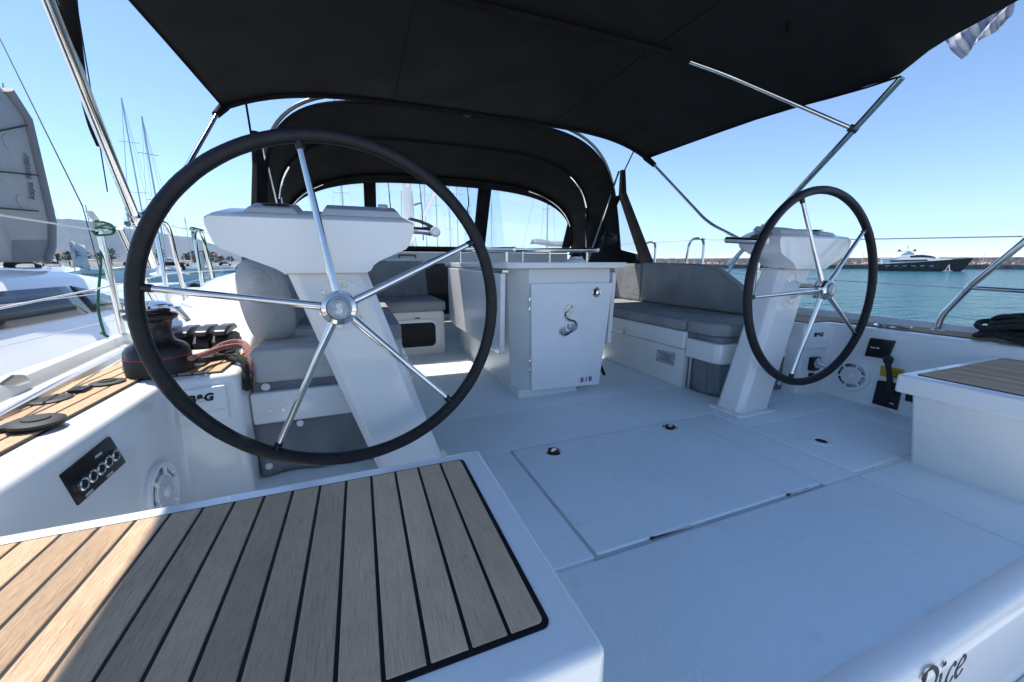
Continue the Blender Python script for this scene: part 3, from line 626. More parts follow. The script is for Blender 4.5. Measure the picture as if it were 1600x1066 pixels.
# loose scatter cushions on the port seat
def pillow(name, c, ux, uy, w_, h_, t_, m, lab, group=None):
    c = Vector(c); ux = Vector(ux).normalized(); uy = Vector(uy).normalized(); n = ux.cross(uy).normalized(); uy = n.cross(ux); N = 16
    front, back = [], []
    for i in range(N+1):
        rf, rb = [], []
        for j in range(N+1):
            a = -1+2*i/N; b = -1+2*j/N
            pin = 1-.10*(a*a*b*b) ; e = max(0, (1-a**4)*(1-b**4))**.8
            wr = .04*math.sin(5*a+3*b)*(a*a+b*b)*.5
            p = c+ux*(a*w_/2*(.35+.65*math.sqrt(1-b*b/2))*1.08)+uy*(b*h_/2*(.35+.65*math.sqrt(1-a*a/2))*1.08)
            rf.append(p+n*t_/2*(e+wr*e)); rb.append(p-n*t_/2*(e-wr*e))
        front.append(rf); back.append(rb)
    mb = MB().grid(front).grid([r[::-1] for r in back])
    o = mb.build(name, m, None, ang=80)
    bm = bmesh.new(); bm.from_mesh(o.data); bmesh.ops.remove_doubles(bm, verts=bm.verts, dist=.0008); bmesh.ops.recalc_face_normals(bm, faces=bm.faces); bm.to_mesh(o.data); bm.free()
    return tag(o, lab, 'pillow', group)
pillow('pillow', (-1.415, 1.86, .645), (.74, .55, .03), (-.14, .20, .95), .175, .34, .17, cushl, 'plump light grey pillow leaning upright on the port seat behind the wheel')

# ================================================================== small fittings
def speaker(s, lab):
    c = Vector((s*1.627, 1.305, .150)); n = Vector((-s, 0, 0.03)).normalized()
    T = thing('speaker', c, lab, 'speaker', 'round white cockpit speakers')
    MB().lathe([(.090, -.004), (.090, .006), (.084, .012), (.074, .012), (.070, .004)], c, n, 40).build('bezel', panelw, T)
    MB().lathe([(.070, -.002), (.070, .004)], c, n, 36).build('cone', dark, T)
    y = Vector((0, 1, 0)); z = n.cross(y).normalized()
    gr = MB()
    gr2 = MB().lathe([(.052, .006), (.052, .012), (.049, .014), (.046, .009)], c, n, 36)
    for k in range(13):
        t = -.045+.0075*k; hw = math.sqrt(max(0, .049**2-t*t))
        if hw > .006:
            a = c+n*.012+z*t
            gr.tube([a-y*hw, a+y*hw], .0022, 6)
    for k in range(6):
        an = k*PI/3+.2; d = y*math.cos(an)+z*math.sin(an); gr2.tube([c+d*.048+n*.010, c+d*.074+n*.010], .0055, 6)
    g_ = gr2.build('grille_ring', panelw, T); gr.build('grille_bars', panelw, g_)
    MB().lathe([(.050, .007), (.050, .0085)], c, n, 30).build('grille_backing', covergrey, g_)
    MB().lathe([(.016, .010), (.014, .017), (.006, .019)], c, n, 20).build('badge', panelw, T)
speaker(-1, 'round white louvred speaker below the switch panel in the port coaming')
speaker(1, 'round white louvred speaker in the coaming beside the throttle lever')
def bg_cover(s, lab):
    xa, xb = (1.487, 1.612); T = thing('instrument_display', (s*1.55, 1.415, .35), lab, 'instrument cover', 'covered instrument displays')
    yf = lambda x, d: 1.455+(1.635-x)*.222-d
    def slab(x0, x1, z0, z1, d0, d1): return MB().loft([[(s*x0, yf(x0, d0), z), (s*x1, yf(x1, d0), z), (s*x1, yf(x1, d1), z), (s*x0, yf(x0, d1), z)] for z in (z0, z1)])
    c = slab(xa, xb, .288, .408, -.004, .017).build('cover', panelw, T, bevel=.007, seg=3)
    slab(xa+.006, xb-.006, .328, .3295, .0165, .0175).build('cover_rib', covergrey, c)
    q_ = PY(314, 627, 1.455) if s < 0 else PY(1279, 524, 1.46); tx = abs(q_.x)
    text_mesh('B&G', .033, (q_.x, yf(tx, .0172), .375), (1, -s*.222, 0), (0, 0, 1), inkm, c, bold=.0018, shear=.15)
bg_cover(-1, 'white instrument cover with black lettering mounted below the winch')
bg_cover(1, 'white instrument cover with black lettering mounted outboard of the starboard pedestal')
# switch panel, five round push buttons
T = thing('switch_panel', (-1.63, 1.1, .34), 'black slanted switch panel with five round metal push buttons', 'switch panel')
q = [PX(*p_, -1.624) for p_ in ((94, 743), (172, 682), (197, 722), (123, 790))]
for p_ in q: p_.x = -1.632
MB().loft([q, [p_+Vector((.009, 0, 0)) for p_ in q]]).build('plate', black, T, bevel=.002)
for x, y in ((127.5, 757), (141.5, 744.5), (154.5, 733), (166, 722), (177.5, 712)):
    c = PX(x, y, -1.622)
    b_ = MB().lathe([(.0145, 0), (.0145, .005), (.0125, .007), (.010, .0055), (.001, .006)], c, (1, 0, 0), 20).build('button', brush, T)
    MB().lathe([(.0085, .0056), (.0085, .0066)], c, (1, 0, 0), 16).build('button_face', black, b_)
for x, y in ((154, 711), (140, 770), (172, 741)):
    c = PX(x, y, -1.6225); MB().box(-1.6235, -1.6222, c.y-.012, c.y+.012, c.z-.003, c.z+.003).build('legend', covergrey, T)
# throttle and panels on the starboard coaming
def wallplate(name, pix, th, m, parent, X=1.628, bev=.004):
    q = [PX(*p_, X-.004) for p_ in pix]
    return MB().loft([[Vector((X+.004, p_.y, p_.z)) for p_ in q], [Vector((X-th, p_.y, p_.z)) for p_ in q]]).build(name, m, parent, bevel=bev, seg=2)
T = thing('engine_throttle', (1.62, 1.12, .1), 'black engine throttle lever on a square black plate in the starboard coaming', 'throttle')
wallplate('plate', ((1372, 594), (1411, 601), (1402, 641), (1363, 630)), .012, black, T)
lv = [PX(1391, 610, 1.605), PX(1390, 590, 1.585), PX(1388, 572, 1.57), PX(1388, 562, 1.565), PX(1389, 556, 1.565)]
MB().tube(smooth_path(lv, 5), [.013]*6+[.012]*5+[.014, .017, .020, .021, .0215, .0215, .021, .019, .016, .010][:10], 14).build('lever', blackm, T)
MB().lathe([(.028, 0), (.026, .012), (.014, .016)], (1.616, PX(1391, 610, 1.616).y, PX(1391, 610, 1.616).z), (-1, 0, 0), 20).build('pivot', black, T)
c = PX(1393, 631, 1.615); mk = MB(); [ribbon(mk, [(-.009+.002*k, -.003*k), (0, .003-.003*k), (.010-.002*k, -.003*k)], lambda t, a: .0011, (1.6158, c.y, c.z), (0, -1, 0), (0, 0, 1)) for k in (0, 1)]; mk.build('mark', wht, T)
T = thing('engine_display', (1.62, 1.2, .34), 'square black engine display with small white mark on the starboard coaming', 'display')
pd = wallplate('housing', ((1361, 528), (1400, 533), (1388, 561), (1352, 556)), .016, black, T)
c = PX(1367, 543, 1.611); mk = MB(); [ribbon(mk, q_, lambda t, a: .0013, (1.6118, c.y, c.z), (0, -1, 0), (0, 0, 1)) for q_ in ([(-.020, .001), (-.010, -.001), (.002, .001)], [(-.018, -.004), (-.008, -.005), (.004, -.003)], [(.008, -.005), (.014, .004), (.019, -.003), (.011, -.004)])]; mk.build('mark', wht, T)
T = tag(wallplate('warning_sticker', ((1376, 571), (1413, 578), (1411, 594), (1374, 587)), .0015, yellow, None, bev=0), 'yellow warning sticker behind the throttle lever', 'sticker')
for k in range(3):
    c = PX(1397, 580+4.2*k, 1.6262); MB().box(1.6258, 1.6264, c.y-.03, c.y+.03-.01*k, c.z-.0022, c.z+.0022).build('print', inkm, T)
T = thing('ignition_panel', (1.62, 1.03, .11), 'black ignition panel with round silver dial half hidden by the bench top', 'panel')
wallplate('plate', ((1418, 602), (1450, 608), (1446, 634), (1414, 626)), .010, black, T)
c = PX(1434, 612, 1.616); MB().lathe([(.022, 0), (.021, .006), (.012, .008)], (1.617, c.y, c.z), (-1, 0, 0), 20).build('dial', silver, T)
T = thing('shore_socket', (1.55, 1.41, .18), 'chrome lidded socket under the starboard instrument cover', 'socket')
MB().prism(rr(1.512, 1.582, .148, .232, .008), 'y', 1.455, 1.482).build('plate', black, T)
MB().lathe([(.032, .0), (.032, .004), (.026, .006)], (1.552, 1.456, .196), (0, -1, 0), 22).build('ring', steel, T)
MB().tube([(1.545, 1.450, .20), (1.575, 1.420, .180)], [.011, .013], 12).build('lid', steel, T)
T = tag(MB().box(1.525, 1.56, 1.466, 1.485, .105, .128).build('small_socket', black, None, bevel=.002), 'tiny black socket under the chrome lidded socket', 'socket')

# winch
WL = MB.lathe
MB.lathe = lambda self, prof, o, ax, seg=24: WL(self, [(r*.80, h_*1.04) for r, h_ in prof], o, ax, seg)
T = thing('winch', (-1.685, 1.575, .447), 'black self tailing winch with chrome top and thin red ring on the teak', 'winch')
wo = (-1.685, 1.575, .447)
MB().lathe([(.106, 0), (.108, .006), (.108, .050), (.107, .052)], wo, (0, 0, 1), 40).build('base', blackm, T)
MB().lathe([(.1085, .0525), (.1085, .0555)], wo, (0, 0, 1), 40).build('red_ring', redink, T)
MB().lathe([(.107, .056), (.104, .075), (.092, .088), (.066, .100), (.058, .112), (.056, .14), (.062, .162), (.070, .168)], wo, (0, 0, 1), 40).build('drum', black, T)
MB().lathe([(.080, .172), (.086, .180), (.084, .186), (.066, .189), (.066, .193), (.086, .197), (.088, .203), (.078, .206)], wo, (0, 0, 1), 40).build('self_tailing_jaws', black, T)
tp = MB().lathe([(.076, .2065), (.074, .215), (.050, .224), (.022, .226), (.018, .219), (.001, .219)], wo, (0, 0, 1), 36).build('top_plate', steel, T)
MB.lathe = WL
w0 = Vector(wo)+Vector((-.018, 0, .008))
MB().loft([[w0+Vector(p_) for p_ in ((.055, -.03, .20), (.055, .02, .20), (.055, .02, .215), (.055, -.03, .215))], [w0+Vector(p_) for p_ in ((.095, -.028, .19), (.095, .012, .19), (.095, .012, .207), (.095, -.028, .207))], [w0+Vector(p_) for p_ in ((.112, -.022, .155), (.112, .006, .155), (.120, .006, .160), (.120, -.022, .160))]]).build('feeder_arm', steel, T, bevel=.003)
tag(MB().prism([(-1.80, 1.60), (-1.58, 1.60), (-1.58, 1.78), (-1.80, 1.78)], 'z', .4476, .478).build('winch_plinth', gel2, None, bevel=.012), 'low white plinth on the deck behind the winch', 'plinth')

# rope clutches
for k in range(4):
    x = -1.77+.062*k; y = 1.90
    T = thing('rope_clutch', (x, y, .45), 'black rope clutch with rounded lever, one of four in a row behind the winch', 'rope clutch', 'row of black rope clutches')
    MB().prism([(y-.09, .45), (y+.10, .45), (y+.10, .500), (y+.05, .517), (y-.06, .517), (y-.09, .495)], 'x', x-.026, x+.026).build('body', blackm, T, bevel=.004)
    MB().prism([(y-.085, .520), (y-.07, .538), (y-.02, .550), (y+.06, .550), (y+.09, .538), (y+.09, .524), (y-.06, .520)], 'x', x-.023, x+.023).build('lever', black, T, bevel=.008, seg=3)
tag(MB().box(-1.83, -1.53, 1.83, 2.04, .438, .4505).build('clutch_base', gel2, None, bevel=.004), 'white base strip under the rope clutches', 'base')

# ropes lying from the clutches over the seat edge
def rope(path, r, m, lab, name='rope', group=None, n=8, seg=8):
    return tag(MB().tube(smooth_path(path, n), r, seg).build(name, m), lab, 'rope', group)
rope([(-1.70, 1.80, .475), (-1.62, 1.745, .463), (-1.56, 1.78, .492), (-1.50, 1.76, .500), (-1.455, 1.68, .478), (-1.43, 1.60, .44)], .0095, redrope, 'faded red rope arching highest over the coaming edge')
rope([(-1.575, 1.50, .500), (-1.57, 1.60, .492), (-1.53, 1.68, .497), (-1.48, 1.70, .492), (-1.452, 1.64, .462), (-1.44, 1.58, .40)], .0095, redrope, 'faded red rope leading from the winch to the seat edge')
rope([(-1.57, 1.52, .487), (-1.56, 1.62, .466), (-1.51, 1.66, .465), (-1.462, 1.62, .460), (-1.447, 1.55, .42), (-1.447, 1.53, .37)], .009, blkrope, 'black rope tailing beneath the red ropes over the coaming')
rope([(-1.66, 1.79, .460), (-1.56, 1.72, .458), (-1.50, 1.64, .459), (-1.455, 1.585, .452), (-1.445, 1.56, .40), (-1.447, 1.56, .36)], .009, blkrope, 'black rope lying flattest on the teak near the cushion')
rope([(-1.545, 1.74, .462), (-1.50, 1.69, .476), (-1.47, 1.60, .474), (-1.446, 1.555, .44), (-1.445, 1.545, .36)], .007, blkrope, 'thin black rope looped over the others at the coaming corner')

# two black round deck fittings on the port coaming
def deckcap(cx, cy, lab, openlid):
    L0 = MB.lathe
    def lathe(self, prof, o, ax, seg=24): return L0(self, [(r*.80, h_*.55) for r, h_ in prof], o, ax, seg)
    MB.lathe = lathe
    T = thing('deck_filler', (cx, cy, .4475), lab, 'deck cap', 'black deck caps')
    MB().lathe([(.052, 0), (.053, .006), (.046, .012), (.040, .012), (.036, .008)], (cx, cy, .4475), (0, 0, 1), 28).build('ring', blackm, T)
    if openlid:
        MB().lathe([(.036, .002), (.036, .0085)], (cx, cy, .4475), (0, 0, 1), 24).build('opening', dark, T)
        d = (cx+.055, cy+.135)
        MB().lathe([(.050, 0), (.050, .009), (.040, .013), (.026, .014), (.024, .020), (.016, .021), (.014, .016)], (*d, .4476), (0, 0, 1), 28).build('lid', blackm, T)
        MB().box(cx+.01, cx+.045, cy+.045, cy+.09, .449, .458).build('hinge', black, T, bevel=.003)
    else:
        MB().lathe([(.055, .014), (.056, .026), (.048, .032), (.028, .033), (.026, .038), (.002, .038)], (cx, cy, .4475), (.05, 0, 1), 28).build('lid', blackm, T)
        MB().box(cx-.058, cx-.038, cy-.02, cy+.02, .449, .460).build('hinge', black, T, bevel=.004)
MBL = MB.lathe; p = PZ(57, 662, .455); deckcap(p.x, p.y, 'closed black deck cap on the sunlit teak strip', False)
MB.lathe = MBL; p = PZ(78, 624, .45); deckcap(p.x, p.y, 'open black deck cap with its lid lying folded back on the teak', True); MB.lathe = MBL
# genoa track with car
T = thing('genoa_track', (-1.93, 1.6, .44), 'grey aluminium sheet track on the port side deck', 'track')
MB().loft([[(-(outer(y)-.155), y, .4395), (-(outer(y)-.185), y, .4395), (-(outer(y)-.182), y, .458), (-(outer(y)-.158), y, .458)] for y in (1.2, 1.8, 2.4, 3.2)]).build('rail', alum, T)
cp_ = PZ(8, 600, .47); tag(MB().prism([(cp_.y-.06, .455), (cp_.y-.045, .485), (cp_.y, .496), (cp_.y+.045, .484), (cp_.y+.06, .455)], 'x', cp_.x-.02, cp_.x+.022).build('track_car', alum, None, bevel=.010, seg=3), 'grey metal track car at the deck edge', 'track car')

# ================================================================== guard rails
def post(T, path, r=.0125, name='tube', m=steel, rad=.06): return MB().tube(bend_path(path, rad), r, 12).build(name, m, T)
for s, side in ((-1, 'port'), (1, 'starboard')):
    T = thing('gate_stanchion', (s*2.10, 2.33, .44), f'stainless gate stanchion with slanted brace at the {side} rail', 'stanchion', 'gate stanchions')
    post(T, [(s*2.105, 2.33, .44), (s*2.115, 2.33, .945)], .0135, 'upright'); post(T, [(s*2.12, 2.84, .44), (s*2.115, 2.62, .72), (s*2.10, 2.46, .965)], .0135, 'brace', rad=.1)
    MB().lathe([(.032, 0), (.030, .008), (.018, .02)], (s*2.105, 2.33, .4395), (0, 0, 1), 18).build('foot', steel, T)
    MB().lathe([(.032, 0), (.030, .008), (.018, .02)], (s*2.12, 2.84, .4395), (0, 0, 1), 18).build('foot', steel, T)
    for y in (3.05, 3.78):
        x = outer(y)-.10
        T = thing('rail_hoop', (s*x, y, .44), f'inverted U stainless rail hoop on the {side} deck edge', 'rail hoop', f'{side} rail hoops')
        post(T, [(s*x, y-.12, .44), (s*(x+.01), y-.10, 1.05), (s*(x+.01), y+.08, 1.05), (s*x, y+.14, .44)], .0125, 'hoop', rad=.09)
        MB().lathe([(.011, -.012), (.011, .012)], (s*(x+.01), y-.10, 1.035), (0, 1, 0), 10).build('wire_eye', steel, T)
    # guard wires
    x1 = outer(2.95)-.09
    for nm_, pts in (('upper', [(s*2.33, 7.5, 1.10), (s*(outer(3.78)-.09), 3.86, 1.045), (s*(outer(3.05)-.09), 2.95, 1.035), (s*2.115, 2.34, .945 if s < 0 else .985), (s*1.86, .86, .925)]), ('lower', [(s*2.33, 7.5, .75), (s*(outer(3.05)-.09), 3.05, .74), (s*2.11, 2.33, .70), (s*1.86, 1.0, .675)])):
        tag(MB().tube(pts, .0032, 6).build('guard_wire', wht), f'thin white {nm_} guard wire along the {side} rail', 'wire')
    T = thing('pushpit', (s*1.88, .9, .44), f'stainless stern rail with bent forward leg on the {side} quarter', 'rail', 'stern rails')
    post(T, [(s*1.85, 1.072, .437), (s*1.85, 1.066, .525), (s*1.85, .99, .68), (s*1.85, .80, .975), (s*1.88, .35, .98)], .0145, 'top_rail', rad=.05)
    post(T, [(s*1.85, .99, .680), (s*1.88, .40, .66)], .0115, 'mid_rail'); post(T, [(s*1.885, .38, .44), (s*1.885, .37, .98)], .0135, 'aft_leg')
    MB().lathe([(.034, 0), (.032, .007), (.017, .012)], (s*1.85, 1.072, .4395), (0, 0, 1), 18).build('foot', steel, T)
    MB().lathe([(.015, -.02), (.015, .02)], (s*1.85, .99, .68), (-.1, -.4, .9), 10).build('clamp', steel, T)
# green mooring ropes at the port gate
rp = [(-2.112, 2.30, .955), (-2.13, 2.35, .985), (-2.10, 2.40, .975), (-2.085, 2.36, .935), (-2.12, 2.31, .925), (-2.14, 2.37, .96), (-2.10, 2.42, .955), (-2.09, 2.33, .97), (-2.12, 2.29, .94), (-2.125, 2.345, .92), (-2.12, 2.30, .80), (-2.13, 2.24, .62), (-2.12, 2.22, .50), (-2.10, 2.20, .485), (-2.13, 2.22, .50)]
rope(rp, .005, grnrope, 'green rope knotted over the port gate stanchion and hanging down', 'green_rope')
x = outer(3.78)-.09
rope([(-x, 3.66, 1.03), (-x-.03, 3.74, 1.07), (-x+.02, 3.82, 1.055), (-x-.02, 3.72, 1.04), (-x, 3.70, .80), (-x+.01, 3.72, .62)], .007, grnrope, 'green rope looped over a port rail hoop further forward', 'green_rope')
rope([(-x-.01, 3.84, 1.05), (-x+.01, 3.88, .90), (-x, 3.98, .70), (-x, 4.02, .60)], .007, grnrope, 'loose green tail hanging from the forward port hoop', 'green_rope')
tag(MB().loft([[(-2.14, 2.36, .975), (-2.115, 2.36, .975), (-2.115, 2.366, .975), (-2.14, 2.366, .975)], [(-2.162, 2.35, 1.03), (-2.137, 2.35, 1.03), (-2.137, 2.356, 1.03), (-2.162, 2.356, 1.03)]]).build('wire_tag', silver), 'small pale tag on the thin stay above the port gate', 'tag')
# thin stays crossing the sky at port
def stay(a, b, lab, r=.003, m=None): return tag(MB().tube([a, b], r, 6).build('stay', m or blackm), lab, 'stay')
stay(PX(-30, 0, -3.0), (-2.165, 2.35, 1.05), 'thin dark stay slanting down to the port gate tag')
stay(PX(118, -5, -2.25), PX(168, 300, -2.25), 'thin dark line hanging beside the port bimini leg')
stay((-2.165, 2.35, 1.05), PX(158, 430, -2.3), 'short dark lashing line below the port gate tag', .002)
# starboard deck: coiled black rope and folded cleat
T = thing('deck_cleat', (1.76, 1.30, .447), 'flat polished folding cleat and plate on the starboard coaming', 'cleat')
c = PZ(1395, 512, .455)
MB().lathe([(.085, 0), (.083, .006), (.06, .008)], (1.80, c.y+.06, .4476), (0, 0, 1), 28).build('plate', steel, T)
MB().tube([(1.735, c.y-.04, .456), (1.735, c.y+.10, .456)], .009, 10).build('horn', brush, T)
T = thing('rope_coil', (1.80, .62, .45), 'coil of thick black braided rope heaped on the starboard quarter', 'rope coil')
rn = random.Random(3)
for k in range(7):
    cx, cy, cz = 1.765+rn.uniform(-.02, .02), .74+rn.uniform(-.03, .03), .458+.0165*k*(1 if k < 6 else .8); pts = []
    for j in range(37):
        a = 2*PI*j/36+k; rad = (.155-.009*k)*(1+.10*math.sin(2*a+k)); pts.append((cx+rad*.72*math.cos(a), cy+rad*math.sin(a), cz+.012*math.sin(3*a+k*1.3)+.008))
    MB().tube(pts, .0125, 8, caps=False).build('turn', blkrope, T)
tag(MB().tube([(1.93, .88, .478), (1.96, .62, .495)], .011, 10).build('fairlead_bar', wht), 'short white bar on the starboard deck edge behind the rope coil', 'bar')

# ================================================================== bimini
B = thing('bimini', (0, 2.0, 1.9), 'black canvas bimini awning on polished steel bows over the cockpit', 'awning')
def bim(y):
    """half width, edge height, crown height at station y"""
    if y > 1.45: return 1.86-.0*(y-1.45), 1.89, 2.095
    return 1.86, 1.89, 2.095
rows = []
YS = [3.54, 3.50, 3.2, 2.9, 2.6, 2.3, 2.16, 2.12, 2.08, 1.9, 1.7, 1.5, 1.45, 1.40, 1.34, 1.28, 1.23, 1.14, 1.05, .98, .92]
for y in YS:
    row = []
    for k in range(49):
        t = -1+2*k/48; x = 1.86*t
        # flat crown with rounded shoulders
        e = abs(t)**5; z = 2.085-.010*t*t-.185*e
        sag = .025*math.sin(PI*max(0, min(1, (y-2.12)/1.42)))*(1-abs(t)**3) if y > 2.12 else .02*math.sin(PI*max(0, min(1, (2.12-y)/.75)))*(1-abs(t)**3)
        z -= sag
        # edge scallop aft of the last bow
        if y < 1.47: z += (.10*min(1, (1.47-y)/.42)-.055*math.exp(-((1.47-y)/.10)**2))*max(0, (abs(t)-.8)/.2)
        elif y < 3.2 and abs(t) > .9: z += -.055*math.exp(-((y-1.5)/.5)**2)*(abs(t)-.9)/.1
        # gathered front corners pulled down to the bow
        z += .004*math.sin(k*1.9+y*7)*abs(t)**3
        row.append((x, y, z))
    rows.append(row)
can = MB().grid(rows).build('canopy', canvas, B, solid=.004, ang=80)
def canz(x):
    t = x/1.86; return 2.085-.010*t*t-.185*abs(t)**5
for k in (15, 33):
    MB().tube([(r_[k][0], r_[k][1], r_[k][2]-.003) for r_ in rows], .0035, 6).build('stitched_seam', canvas_trim, B)
# sleeves along the bows
for y, dz_, r in ((2.12, -.018, .024), (3.52, -.012, .020)):
    sl_ = [(1.83*(-1+2*k/40), y, canz(1.83*(-1+2*k/40))+dz_) for k in range(41)]
    if y < 3: sl_ = sl_[5:-11]
    MB().tube(sl_, r, 8).build('bow_sleeve', canvas_trim, B)
# front hem
for s in (-1, 1):
    hem = [(s*1.86, y, canz(1.86)-.004-(.055*math.exp(-((y-1.5)/.5)**2) if y > 1.45 else 0)) for y in (3.54, 3.2, 2.9, 2.6, 2.3, 2.0, 1.8, 1.6, 1.46)]
    MB().tube(hem, .006, 6).build('edge_binding', canvas_trim, B)
    # front bow leg
    post(B, [(s*1.84, 3.535, 1.90), (s*1.875, 3.46, 1.83), (s*1.99, 2.78, 1.17), (s*2.06, 2.44, .985)], .0135, 'front_bow_leg', rad=.12)
    wr = MB().tube([(s*1.80, 3.535, 1.955), (s*1.85, 3.525, 1.89), (s*1.885, 3.43, 1.80)], [.030, .032, .024], 10).build('corner_sleeve', canvas_trim, B)
    # aft bow: straight leg up from the gate, through the canopy edge
    aft = [(s*2.035, 2.55, .79), (s*1.967, 2.295, 1.0), (s*1.832, 1.714, 1.5), (s*1.755, 1.385, 1.785), (s*1.66, 1.33, 1.90), (s*1.50, 1.32, 1.985), (s*1.30, 1.32, 2.03)]
    leg = post(B, aft[:4], .0185, 'aft_bow_leg', rad=.1)
    MB().lathe([(.026, -.02), (.027, -.012), (.027, .012), (.026, .02)], aft[1], Vector(aft[2])-Vector(aft[1]), 16).build('joint', steel, leg)
    # middle bow strut from the canopy down to the aft bow
    jn = Vector(aft[1]).lerp(Vector(aft[3]), .76); top_ = Vector((s*.99, 2.13, 2.052))
    post(B, [top_, (s*1.30, 2.10, 2.01), jn], .0125, 'mid_bow_strut', rad=.25)
    MB().lathe([(.020, -.03), (.022, -.01), (.018, .02)], jn, (jn-Vector((s*1.30, 2.10, 2.01))), 14).build('strut_end', blackm, B)
    MB().tube([jn+Vector((0, 0, .0)), jn+Vector((s*.004, .02, -.03))], .010, 8).build('joint_pin', steel, B)
# zip toggle under the canopy and thin tie straps at the front corners
MB().loft([[(1.15, 1.62, 2.05), (1.19, 1.62, 2.05), (1.19, 1.64, 2.05), (1.15, 1.64, 2.05)], [(1.16, 1.62, 2.005), (1.18, 1.62, 2.005), (1.18, 1.64, 2.005), (1.16, 1.64, 2.005)]]).build('toggle', canvas_trim, B)
for s in (-1, 1):
    tag(MB().tube([(s*1.72, 3.53, 2.0), (s*1.755, 3.83, 1.72 if s > 0 else 1.5)], .008, 6).build('tie_strap', canvas_trim), f'black strap tying the bimini corner to the sprayhood at {"starboard" if s > 0 else "port"}', 'strap', 'bimini tie straps')
# rolled black side screen and pale cable beside the port aft bow
tag(MB().tube(smooth_path([PX(104, -10, -1.80), PX(114, 50, -1.83), PX(128, 130, -1.88), PX(142, 195, -1.92), PX(153, 228, -1.94)], 6), [.022-.0007*k for k in range(25)], 10).build('rolled_side_screen', canvas_trim), 'narrow rolled black side screen strapped along the port bimini leg', 'side screen')
rope([PX(88, -5, -1.83), PX(92, 60, -1.86), PX(108, 108, -1.90), PX(100, 85, -1.90)], .004, wht, 'thin pale cable tail beside the port bimini leg', 'cable', n=10)

# ================================================================== sprayhood
Hd = thing('sprayhood', (0, 4.6, .9), 'black canvas sprayhood with clear windows over the companionway', 'sprayhood')
def arch(y, hw, zb, zt, n=40, p=3.2, yl=0):
    out = []
    for k in range(n+1):
        a = PI*k/n; c, s_ = math.cos(a), math.sin(a)
        x = -hw*math.copysign(abs(c)**(2/p), c); z = zb+(zt-zb)*abs(s_)**(2/p)
        out.append(Vector((x, y+yl*(1-abs(s_)**(2/p)), z)))
    return out
A = [arch(3.98, 1.72, .80, 2.235, p=4.4, yl=-.30), arch(4.02, 1.72, .80, 2.245, p=4.4, yl=-.28), arch(4.25, 1.735, .82, 2.14, p=4.1, yl=-.15), arch(4.42, 1.75, .84, 2.065, p=3.9), arch(4.62, 1.765, .86, 1.94, p=3.5, yl=.05), arch(4.80, 1.79, .90, 1.80, p=3.1, yl=.12)]
MB().grid([[tuple(p_) for p_ in a] for a in A]).build('canopy', canvas, Hd, solid=.004, ang=80)
for i, r in ((0, .016), (3, .014), (5, .016)):
    MB().tube([p_+Vector((0, 0, -.014)) for p_ in A[i]], r, 8).build('bow_sleeve', canvas_trim, Hd)
# free steel grab arch behind the hood, with exposed tube ends inside
gb = [p_+Vector((0, -.02, .020)) for p_ in arch(3.98, 1.745, .70, 2.252, p=4.4, yl=-.22)]
MB().tube(gb, .0155, 12).build('grab_arch', dark_refl_steel, Hd)
for i, lo, hi in ((3, 30, 37), (3, 3, 8), (5, 26, 37), (5, 3, 12)):
    MB().tube([p_+Vector((-.012*(1 if p_.x > 0 else -1), -.012, -.016)) for p_ in A[i][lo:hi]], .0115, 8).build('bow_tube', steel, Hd)
for s in (-1, 1):
    MB().tube([(s*1.70, 4.44, 1.42), (s*1.66, 4.30, .86)], .011, 8).build('bow_tube', steel, Hd)
    MB().tube([(s*1.70, 3.78, 1.80), (s*1.655, 4.25, .84)], .011, 8).build('bow_tube', steel, Hd)
# hinge clip on the arch
cl = PY(730, 171, 3.93); MB().box(cl.x-.035, cl.x+.035, 3.91, 3.95, cl.z-.008, cl.z+.006).build('clip', steel, Hd, bevel=.003)
MB().box(cl.x-.03, cl.x+.03, 3.92, 3.96, cl.z-.06, cl.z-.035).build('clip', black, Hd, bevel=.003); MB().tube([(cl.x, 3.93, cl.z), (cl.x, 3.94, cl.z-.04)], .006, 8).build('clip', steel, Hd)
# window band: top follows front arch, bottom sits on the coachroof
front = [p_ for p_ in arch(4.80, 1.79, .90, 1.80, n=80, p=3.1, yl=.12)]
def front_pt(x, f):
    """point on the sloping front panel: x across, f=0 bottom .. 1 top arch"""
    best = None
    for a, b in zip(front, front[1:]):
        if a.x <= x <= b.x and b.x > a.x: t = (x-a.x)/(b.x-a.x); best = a.lerp(b, t)
    if best is None: best = front[0] if x < 0 else front[-1]
    bot = Vector((x*1.02, 5.22-.10*(x/1.7)**2, .955)); return bot.lerp(best, f)
def fpanel(x0, x1, f0, f1, name, m, th=.004, off=0, nx=10, nf=6):
    r_ = [[tuple(front_pt(x0+(x1-x0)*i/nx, f0+(f1-f0)*j/nf)+Vector((0, off, 0))) for i in range(nx+1)] for j in range(nf+1)]
    return MB().grid(r_).build(name, m, Hd, solid=th, ang=80)
WX = [(-1.68, -.93), (-.80, .40), (.57, 1.69)]
fpanel(-1.785, 1.785, .0, .075, 'window_frame', canvas_trim, .012, nx=40, nf=2); fpanel(-1.785, 1.785, .90, 1.0, 'window_frame', canvas_trim, .012, nx=60, nf=2)
for x0, x1 in ((-1.785, -1.68), (-.93, -.80), (.40, .57), (1.69, 1.785)): fpanel(x0, x1, .07, .905, 'window_frame', canvas_trim, .012, nx=3)
for x0, x1 in WX: fpanel(x0-.01, x1+.01, .06, .915, 'window_pane', pane, .0015, off=.004, nx=12)
